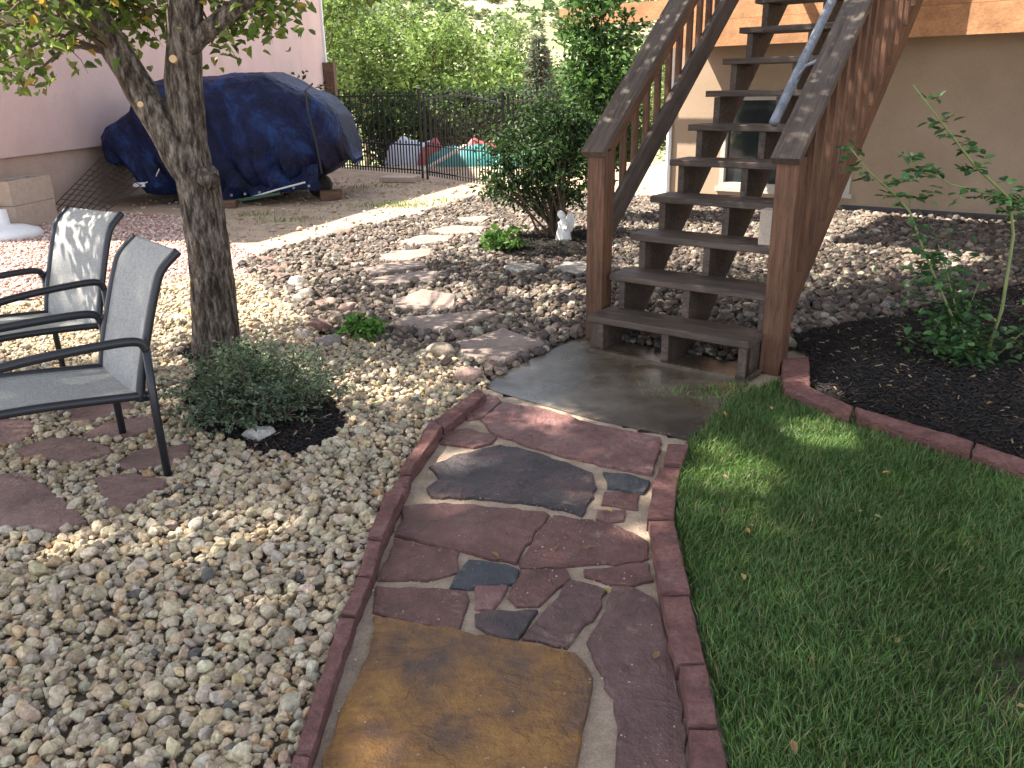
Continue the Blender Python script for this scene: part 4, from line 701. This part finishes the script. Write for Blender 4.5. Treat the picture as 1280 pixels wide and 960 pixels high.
def crown_leaves(center, rad, ncl, nleaf, spread, r, lo=-1):
    c = r.normal(size=(ncl*3, 3)); c /= np.linalg.norm(c, axis=1)[:, None]; c *= (r.random((len(c), 1))**.4); c = c[c[:, 2] > lo][:ncl]
    C = c*np.array(rad)+np.array(center); k = r.integers(0, len(C), nleaf); return C, C[k]+r.normal(0, spread, (nleaf, 3))*np.array([1, 1, .7])
# the plum tree by the chairs
rnd = random.Random(3); r = np.random.default_rng(71)
tree = root('tree', (-1.75, 4.73, 0), 'young tree with forked grey bark trunk beside the patio chairs', 'tree')
def trunk_tube(pts, rad, n=16, seed=0):
    P = [Vector(p) for p in pts]; Q = []; R = []
    for i in range(len(P)-1):
        for k in range(5): Q.append(P[i].lerp(P[i+1], k/5)); R.append(rad[i]+(rad[i+1]-rad[i])*k/5)
    Q.append(P[-1]); R.append(rad[-1]); mb = MB(); mb.tube(Q, R, n); V = np.array(mb.V); ax = np.repeat(np.array([tuple(q) for q in Q]), n, 0); d = V-ax
    f = 1+.10*vnoise(V[:, 0]*9+V[:, 1]*9, V[:, 2]*2.2, 3, seed)+.05*vnoise(V[:, 0]*30, V[:, 2]*7+V[:, 1]*30, 3, seed+1); mb.V = [tuple(p) for p in ax+d*f[:, None]]; return mb
T0 = [Vector(p) for p in TRUNK]; T0[0].z = -.08
tk = part('trunk', trunk_tube([T0[0], T0[1]+Vector((0, 0, -.02))]+T0[2:]+[Vector(STEMR[0])+Vector((0, 0, .12))], [.165, .132, .118, .116, .125, .10], 18, 1), MT['bark'], tree, True)
part('stem', trunk_tube(STEMR, [.10, .098, .092, .088, .075, .06, .04], 14, 3), MT['bark'], tk, True)
part('stem', trunk_tube(STEML, [.085, .092, .085, .078, .072, .058, .04], 14, 5), MT['bark'], tk, True)
part('stem', trunk_tube(LIMB, [.055, .05, .042, .03, .018], 10, 7), MT['bark'], tk, True)
mb = MB(); mb.tube([(-1.665, 4.64, 1.03), (-1.60, 4.60, 1.00)], [.055, .05], 10); part('branch_stub', mb, MT['bark'], tk, True)
for (x, y, z, s_) in ((-1.727, 4.632, 1.62, .02), (-1.93, 4.625, 1.40, .016)):
    mb = MB(); mb.tube([(x, y+.03, z-.005), (x, y-.012, z+.005)], s_, 12); part('pruning_cut', mb, MT['cut'], tk)
C, LP = crown_leaves((-1.6, 5.5, 4.15), (3.0, 2.6, 1.9), 300, 36000, .25, r)
low = r.uniform([-3.3, 3.9, 1.74], [-1.85, 5.4, 2.2], (42, 3)); low = np.concatenate([low, r.uniform([-1.65, 4.6, 1.74], [-1.2, 5.2, 2.1], (10, 3)), np.array([[-2.55, 4.5, 1.62], [-2.45, 4.5, 1.52], [-2.3, 4.6, 1.72], [-.72, 4.6, 2.02], [-.62, 4.6, 1.98], [-1.0, 4.6, 2.02], [-2.75, 4.6, 1.75], [-2.1, 5.0, 1.85], [-1.95, 5.0, 1.9]])])
LP2 = low[r.integers(0, len(low), 3000)]+r.normal(0, .10, (3000, 3)); LP2 = LP2[~((LP2[:, 0] > -.9) & (r.random(3000) < .5))]
mb = MB()
for c in list(C[:90])+list(low): # twigs reach from the stems to every leaf clump
    c = Vector(c); src = min([Vector(p) for p in STEMR[3:]+STEML[3:]+LIMB[1:]], key=lambda q: (q-c).length+.5*max(0, q.z-c.z)); m_ = (src+c)/2+Vector((0, 0, .12)); mb.tube([src, m_, c], [.016, .010, .004], 5, False)
for c in low: 
    for _ in range(3): limb(mb, c, (rnd.gauss(0, 1), rnd.gauss(0, 1), rnd.gauss(-.2, .5)), .22, .004, 3, .3, rnd)
part('twigs', mb, MT['twig'], tree)
LP = np.concatenate([LP, LP2]); LP = LP[(LP[:, 2] > 1.45) & ((LP[:, 2] > 2.08) | (LP[:, 0] < -1.2) | (np.arange(len(LP)) >= len(LP)-len(LP2)))]; k = keep_lit(LP, 1, 1.15) | (np.arange(len(LP)) >= len(LP)-len(LP2)); LP = LP[k]; n = len(LP)
c_ = pick([(.10, .17, .025), (.14, .21, .035), (.075, .125, .025), (.18, .23, .05)], n, r, .2); q = r.random(n); c_[q < .04] = (.42, .30, .05); c_[(q > .04) & (q < .10)] = (.22, .20, .09)
link('crown', leaf_mesh('crown', LP, r.uniform(.05, .085, n), c_, MT['leaf'], 72, .58, .2, full=True), tree)
# a second tree stands left of the patio, outside the picture, and shades the pebbles, path and lawn
t2 = root('tree', (-7.6, 1.9, 0), 'tall shade tree standing left of the patio', 'tree'); mb = trunk_tube([(-7.6, 1.9, -.05), (-7.55, 1.9, 2.5), (-7.4, 1.9, 5.5), (-7.1, 1.9, 9)], [.28, .22, .18, .10], 14, 9); part('trunk', mb, MT['bark'], t2, True)
C, LP = crown_leaves((-6.9, 1.95, 9.3), (4.2, 3.6, 2.3), 420, 42000, .32, r, -.95); LP = LP[keep_lit(LP, 2, 1.75)]; n = len(LP); mb = MB()
for c in C[:110]: mb.tube([Vector((-7.3, 1.9, 6.5+1.6*rnd.random())), (Vector(c)+Vector((-7.3, 1.9, 7.6)))/2, Vector(c)], [.045, .028, .008], 5, False)
part('twigs', mb, MT['twig'], t2); link('crown', leaf_mesh('crown', LP, r.uniform(.10, .17, n), pick([(.10, .17, .025), (.14, .21, .035)], n, r, .2), MT['leaf'], 73, .6, .4), t2)

# bushes
def bush(name, base, crown_c, rad, nstem, nleaf, lsize, pal, label, cat, seed, stem_r=.012, ncl=60, spread=.09, aspect=.55, mat='leaf', up=.2, lo=-.95, cut=None, sprigs=0):
    rnd = random.Random(seed); r = np.random.default_rng(seed); o = root(name, (base[0], base[1], 0), label, cat); C, LP = crown_leaves(crown_c, rad, ncl, nleaf, spread, r, lo); mb = MB()
    for k in range(nstem):
        c = Vector(C[k % len(C)]); b_ = Vector(base)+Vector((rnd.gauss(0, .06), rnd.gauss(0, .06), 0)); m_ = b_.lerp(c, .5)+Vector((rnd.gauss(0, .04), rnd.gauss(0, .04), .06)); mb.tube([b_-ZU*.03, m_, c], [stem_r, stem_r*.8, stem_r*.3], 5, False)
    dirs = None
    if sprigs:
        LP, dirs = [], []
        for k in range(sprigs):
            a = rnd.uniform(0, 2*pi); el = rnd.uniform(.12, 1.45); d = Vector((cos(a)*cos(el)*1.15, sin(a)*cos(el), sin(el)*.95)); ll = rnd.uniform(.20, .40); b_ = Vector(base)+Vector((rnd.gauss(0, .07), rnd.gauss(0, .06), 0)); mid = b_+d*ll*.55+Vector((0, 0, .03)); tip = b_+d*ll+Vector((rnd.gauss(0, .03), rnd.gauss(0, .03), -.02+.05*rnd.random()))
            mb.tube([b_, mid, tip], [stem_r, stem_r*.7, stem_r*.3], 4, False)
            for q in range(int(34*ll/.3)):
                t_ = .25+.75*rnd.random(); p = b_.lerp(mid, t_/.55) if t_ < .55 else mid.lerp(tip, (t_-.55)/.45); w_ = Vector((rnd.gauss(0, 1), rnd.gauss(0, 1), rnd.gauss(.2, .6))); LP.append(tuple(p+w_*.008)); dirs.append(tuple(w_+d*.8))
        LP = np.array(LP); dirs = np.array(dirs); kz = LP[:, 2] > .03; LP, dirs = LP[kz], dirs[kz]
    part('stems', mb, MT['twig'], o); LP = LP[LP[:, 2] > .03]
    if cut is not None: LP = LP[cut(LP)]
    n = len(LP); link('foliage', leaf_mesh('foliage', LP, r.uniform(.75, 1.25, n)*lsize, pick(pal, n, r, .2), MT[mat], seed, aspect, up, dirs, full=True), o); return o
bush('shrub', (.47, 8.4, .03), (.32, 8.45, .80), (.56, .5, .58), 34, 5200, .055, [(.028, .06, .016), (.04, .08, .022), (.055, .10, .03), (.02, .045, .014)], 'rounded dark green shrub with many bare stems beside the stairs', 'shrub', 81, .013, 70, .085)
bush('shrub', (1.05, 9.6, 0), (1.05, 9.6, 1.55), (.36, .4, 1.15), 16, 5000, .075, [(.06, .13, .03), (.085, .17, .045), (.045, .09, .025), (.10, .19, .06)], 'tall leafy green shrub behind the left stair railing', 'shrub', 82, .015, 60, .12)
bush('herb_bush', (-1.20, 3.64, .02), (-1.20, 3.62, .17), (.30, .26, .14), 4, 8500, .022, [(.15, .205, .125), (.20, .26, .165), (.12, .17, .10), (.085, .13, .08)], 'low silvery green herb bush growing in the round mulch bed', 'bush', 83, .003, 75, .036, .5, sprigs=300)
bush('small_plant', (-.93, 4.95, 0), (-.93, 4.95, .08), (.13, .11, .07), 14, 420, .045, [(.10, .22, .04), (.14, .27, .06), (.075, .17, .03)], 'small bright green plant beside the rock trio', 'plant', 84, .003, 24, .035, .6)
bush('small_plant', (-.05, 7.75, .02), (-.05, 7.75, .12), (.16, .12, .10), 10, 130, .085, [(.12, .24, .05), (.09, .18, .04)], 'small broad leaved green plant in front of the dark shrub', 'plant', 85, .004, 16, .05, .7)
# rose
rose = root('rose_bush', (2.42, 4.08, .08), 'thorny rose bush with long arching canes in the dark mulch bed', 'rose bush'); rnd = random.Random(9); r = np.random.default_rng(91)
canes = [[(2.44, 4.06, .05), (2.50, 4.08, .35), (2.50, 4.1, .72), (2.45, 4.1, .90), (2.25, 4.1, 1.06), (2.08, 4.1, 1.24), (1.90, 4.1, 1.43)],
         [(2.40, 4.05, .05), (2.20, 4.0, .35), (2.02, 4.0, .66), (1.92, 4.0, .86), (1.83, 4.0, .95), (1.70, 4.0, 1.05), (1.60, 4.0, 1.16)],
         [(2.42, 4.06, .05), (2.25, 4.02, .32), (2.15, 4.0, .55), (2.08, 4.0, .70)], [(2.45, 4.1, .90), (2.28, 4.05, .94), (2.12, 4.05, .98), (1.97, 4.05, 1.06), (1.84, 4.05, 1.14)],
         [(2.46, 4.1, .85), (2.58, 4.1, 1.0), (2.7, 4.12, 1.12)], [(2.42, 4.06, .05), (2.30, 4.05, .30), (2.34, 4.05, .5)], [(2.45, 4.05, .05), (2.62, 4.0, .3), (2.72, 4.0, .55)], [(1.92, 4.0, .86), (1.90, 4.0, 1.02)]]
VV = []; DD = []
for k, cn in enumerate(canes):
    mb = MB(); rad = [.011, .008, .006, .005, .004, .005, .004, .003][k]; mb.tube(cn, [rad*(1-.6*i/(len(cn)-1)) for i in range(len(cn))], 6); part('cane', mb, MT['cane'], rose, True)
    for i in range(len(cn)-1):
        a, b_ = Vector(cn[i]), Vector(cn[i+1]); m_ = int((b_-a).length/.028)
        for q in range(m_):
            if a.z < .5 and k == 0: continue
            if rnd.random() < .22: continue
            p = a.lerp(b_, rnd.random()); dr = Vector((rnd.gauss(0, 1), rnd.gauss(0, 1), rnd.gauss(-.1, .5))).normalized(); ll = rnd.uniform(.05, .11); s_ = dr.cross(ZU).normalized()
            for tq, sd_ in ((.45, 1), (.45, -1), (.75, 1), (.75, -1), (1, 0)): VV.append(tuple(p+dr*ll*tq)); DD.append(tuple((dr*.5+s_*sd_ if sd_ else dr)))
for _ in range(560):
    p = Vector((rnd.gauss(2.27, .10), rnd.gauss(4.02, .09), abs(rnd.gauss(0, .27))+.05)); p.x -= p.z*.30-.05; VV.append(tuple(p)); DD.append((rnd.gauss(0, 1), rnd.gauss(0, 1), rnd.gauss(0, .4)))
VV = np.array(VV); n = len(VV); link('foliage', leaf_mesh('foliage', VV, r.uniform(.034, .062, n), pick([(.06, .13, .04), (.07, .155, .05), (.10, .20, .065), (.04, .095, .04)], n, r, .2), MT['leaf'], 92, .72, .9, np.array(DD), .1, True), rose)
# angel statue
an = root('angel_statue', (.53, 8.12, .03), 'small white angel statue at the foot of the dark shrub', 'statue')
mb = MB(); prof = [(.075, 0), (.08, .03), (.066, .10), (.05, .16), (.056, .19), (.03, .215), (.022, .225), (.036, .245), (.040, .27), (.030, .295), (.008, .308)]; n = 14
V = [(.53+rr_*cos(2*pi*k/n)-.03*(z > .2)*(z-.2)/.1, 8.12+.8*rr_*sin(2*pi*k/n)-.02*(z > .2), z+.02) for rr_, z in prof for k in range(n)]; F = [(i*n+k, i*n+(k+1) % n, (i+1)*n+(k+1) % n, (i+1)*n+k) for i in range(len(prof)-1) for k in range(n)]+[tuple((len(prof)-1)*n+k for k in range(n))]
part('body', mb.add(V, F), MT['chalk'], an, True)
for s_ in (1, .55):
    mb = MB(); o_ = [(.01, .20), (.05, .27), (.085, .26), (.095, .19), (.075, .10), (.045, .07), (.02, .12)]; V = [(.55+s_*a, 8.17+dy+.02*s_, z+.02) for dy in (0, .02) for a, z in o_]; m_ = len(o_)
    part('wing', mb.add(V, [tuple(range(m_)), tuple(range(m_, 2*m_))[::-1]]+[(i, (i+1) % m_, (i+1) % m_+m_, i+m_) for i in range(m_)]), MT['chalk'], an)
mb = MB(); mb.tube([(.56, 8.08, .19), (.545, 8.05, .15), (.52, 8.04, .17)], [.016, .014, .012], 6); part('arm', mb, MT['chalk'], an, True)

# ------------------------------------------------------------------ trees beyond the fence
YG = [(.15, .23, .055), (.19, .28, .075), (.24, .33, .11), (.12, .18, .045)]; OL = [(.13, .16, .085), (.17, .20, .12), (.20, .22, .14)]; DK = [(.035, .07, .02), (.05, .09, .03), (.03, .05, .018)]; CON = [(.1160, .1812, .1232), (.1595, .2320, .1668), (.1885, .2175, .1450)]
def far_tree(x, y, h_, rad, pal, label, seed, n=5200, ls=.24, group='trees beyond the fence', bare=.25, name='tree'):
    r = np.random.default_rng(seed); zb_ = float(fence_drop(np.array([y]))[0]) - .1; o = root(name, (x, y, zb_), label, 'tree' if name != 'shrub' else 'shrub', group); mb = MB(); ch = h_*(1-bare)
    mb.tube([(x, y, zb_), (x+.1, y, zb_+h_*.4), (x, y, zb_+h_*.8)], [rad*.07, rad*.05, rad*.015], 7)
    C, LP = crown_leaves((x, y, zb_+h_*bare+ch/2), (rad, rad, ch/2), 60, n, rad*.17, r)
    for c in C[:14]: mb.tube([(x, y, zb_+h_*.35), tuple((c+np.array([x, y, zb_+h_*.4]))/2), tuple(c)], [rad*.025, rad*.015, rad*.006], 5, False)
    part('trunk', mb, MT['twig'], o); kk = r.integers(0, len(pal), len(LP)); link('crown', leaf_mesh('crown', LP, r.uniform(.7, 1.3, n)*ls, pick(pal, n, r, .22), MT['farleaf'], seed, .6, .3), o)
FT = [(-10.5, 37, 11.5, 3.4, YG, 'tall yellow green tree beyond the fence next to the pink house corner'), (-7.6, 33, 9.2, 2.5, YG, 'tall light green tree right of the pink house corner, beyond the fence'), (-5.2, 38, 8.8, 2.4, YG, 'bushy yellow green tree beyond the left fence run'), (-2.9, 35, 7.6, 2.3, YG, 'rounded yellow green tree above the iron gate'), (-.4, 40, 7.9, 2.4, YG, 'yellow green tree behind the arch of the gate'), (1.2, 58, 11.3, 3.4, OL, 'grey olive tree standing behind the yellow green trees'), (4.2, 47, 7.4, 2.6, YG, 'low light green tree right of the conifer'), (8.6, 44, 8.2, 3.0, YG, 'light green tree behind the tall leafy shrub'), (-4.4, 57, 11.8, 3.3, YG, 'far light green tree rising behind the others'), (12.5, 50, 10, 3.6, OL, 'olive tree beyond the fence behind the stairs'), (-9.0, 55, 12.5, 3.2, OL, 'far olive tree behind the pink house corner'), (6.8, 70, 11.4, 4.0, OL, 'far low olive tree at the foot of the hill'), (-14, 44, 13, 4, YG, 'large light green tree hidden partly by the pink house')]
for k, (x, y, h_, rad, pal, lb) in enumerate(FT): far_tree(x, y, h_, rad, pal, lb, 400+k)
SH = [(-5.2, 21.5, 2.7, 1.2), (-3.2, 22, 2.6, 1.2), (-1.5, 21.2, 2.3, 1.0), (.1, 20.8, 2.1, .95), (1.5, 21.6, 2.3, 1.0), (3.2, 23, 2.6, 1.2)]; SLB = ['dark green shrub beyond the fence behind the blue tarp', 'dark green shrub beyond the left fence run', 'dark green shrub behind the pale plastic sheet', 'dark green shrub behind the wire trellis', 'dark green shrub behind the gate hinge post', 'dark green shrub beyond the fence behind the tall leafy shrub']
for k, (x, y, h_, rad) in enumerate(SH): far_tree(x, y, h_, rad, DK, SLB[k], 450+k, 2600, .13, 'dark shrubs beyond the fence', .05, 'shrub')
# conifer
x, y = 1.15, 31; zb_ = float(fence_drop(np.array([y]))[0]); o = root('conifer', (x, y, zb_), 'pointed blue green conifer with a brownish top beyond the fence', 'tree', 'trees beyond the fence'); mb = MB(); mb.tube([(x, y, zb_-.1), (x, y, zb_+5.3)], [.14, .03], 7); part('trunk', mb, MT['twig'], o)
r = np.random.default_rng(480); n = 9000; u = r.random(n)**.6; lay = np.round(u*16)/16+r.normal(0, .012, n); a = r.uniform(0, 2*pi, n); a = np.round(a*3+r.normal(0, .25, n))/3; rr_ = (1.3*lay+.07)*np.sqrt(r.random(n)); LP = np.c_[x+rr_*np.cos(a), y+rr_*np.sin(a), zb_+5.5-5.2*lay-rr_*.25+r.normal(0, .05, n)]
c_ = pick(CON, n, r, .2); c_[(lay < .35) & (r.random(n) < .35)] = (.19, .15, .10); link('crown', leaf_mesh('crown', LP, r.uniform(.14, .28, n), c_, MT['farleaf'], 481, .35, .3, np.c_[np.cos(a), np.sin(a), np.full(n, -.25)]), o)
tag(link('undergrowth', leaf_mesh('undergrowth', *(lambda P: (P, r.uniform(.12, .35, len(P)), pick(YG+OL, len(P), r, .25)))(np.c_[r.uniform(-14, 14, 9000), r.uniform(23, 60, 9000), np.zeros(9000)]+np.c_[np.zeros((9000, 2)), np.abs(r.normal(0, .9, 9000))]+np.array([0, 0, 0])), MT['farleaf'], 482, .6, .4)), 'mass of green undergrowth on the slope beyond the fence', 'undergrowth', kind='stuff')
ug = bpy.data.objects['undergrowth'].data; co = np.zeros(len(ug.vertices)*3, np.float32); ug.vertices.foreach_get('co', co); co = co.reshape(-1, 3); co[:, 2] += fence_drop(co[:, 1]); ug.vertices.foreach_set('co', co.ravel()); ug.update()


# a few dry leaves fallen on the pebbles, path and mulch
r = np.random.default_rng(500); P = np.c_[r.uniform(-2.2, 2.4, 150), r.uniform(1.4, 6.5, 150)]; P = P[~in_poly(P, SLAB)]; z = np.where(in_poly(P, SAND), .024, np.where(in_poly(P, LAWN), .06, np.where(in_poly(P, MULCH_R), .11, .036)))
n = len(P); tag(link('fallen_leaves', leaf_mesh('fallen_leaves', np.c_[P, z], r.uniform(.02, .04, n), pick([(.34, .22, .08), (.26, .16, .08), (.42, .31, .12), (.20, .18, .06)], n, r, .2), MT['leaf'], 501, .55, 2.5, np.c_[r.normal(size=(n, 2)), np.zeros(n)], .12, True)), 'small dry leaves scattered over pebbles, path and lawn', 'leaves', kind='stuff')
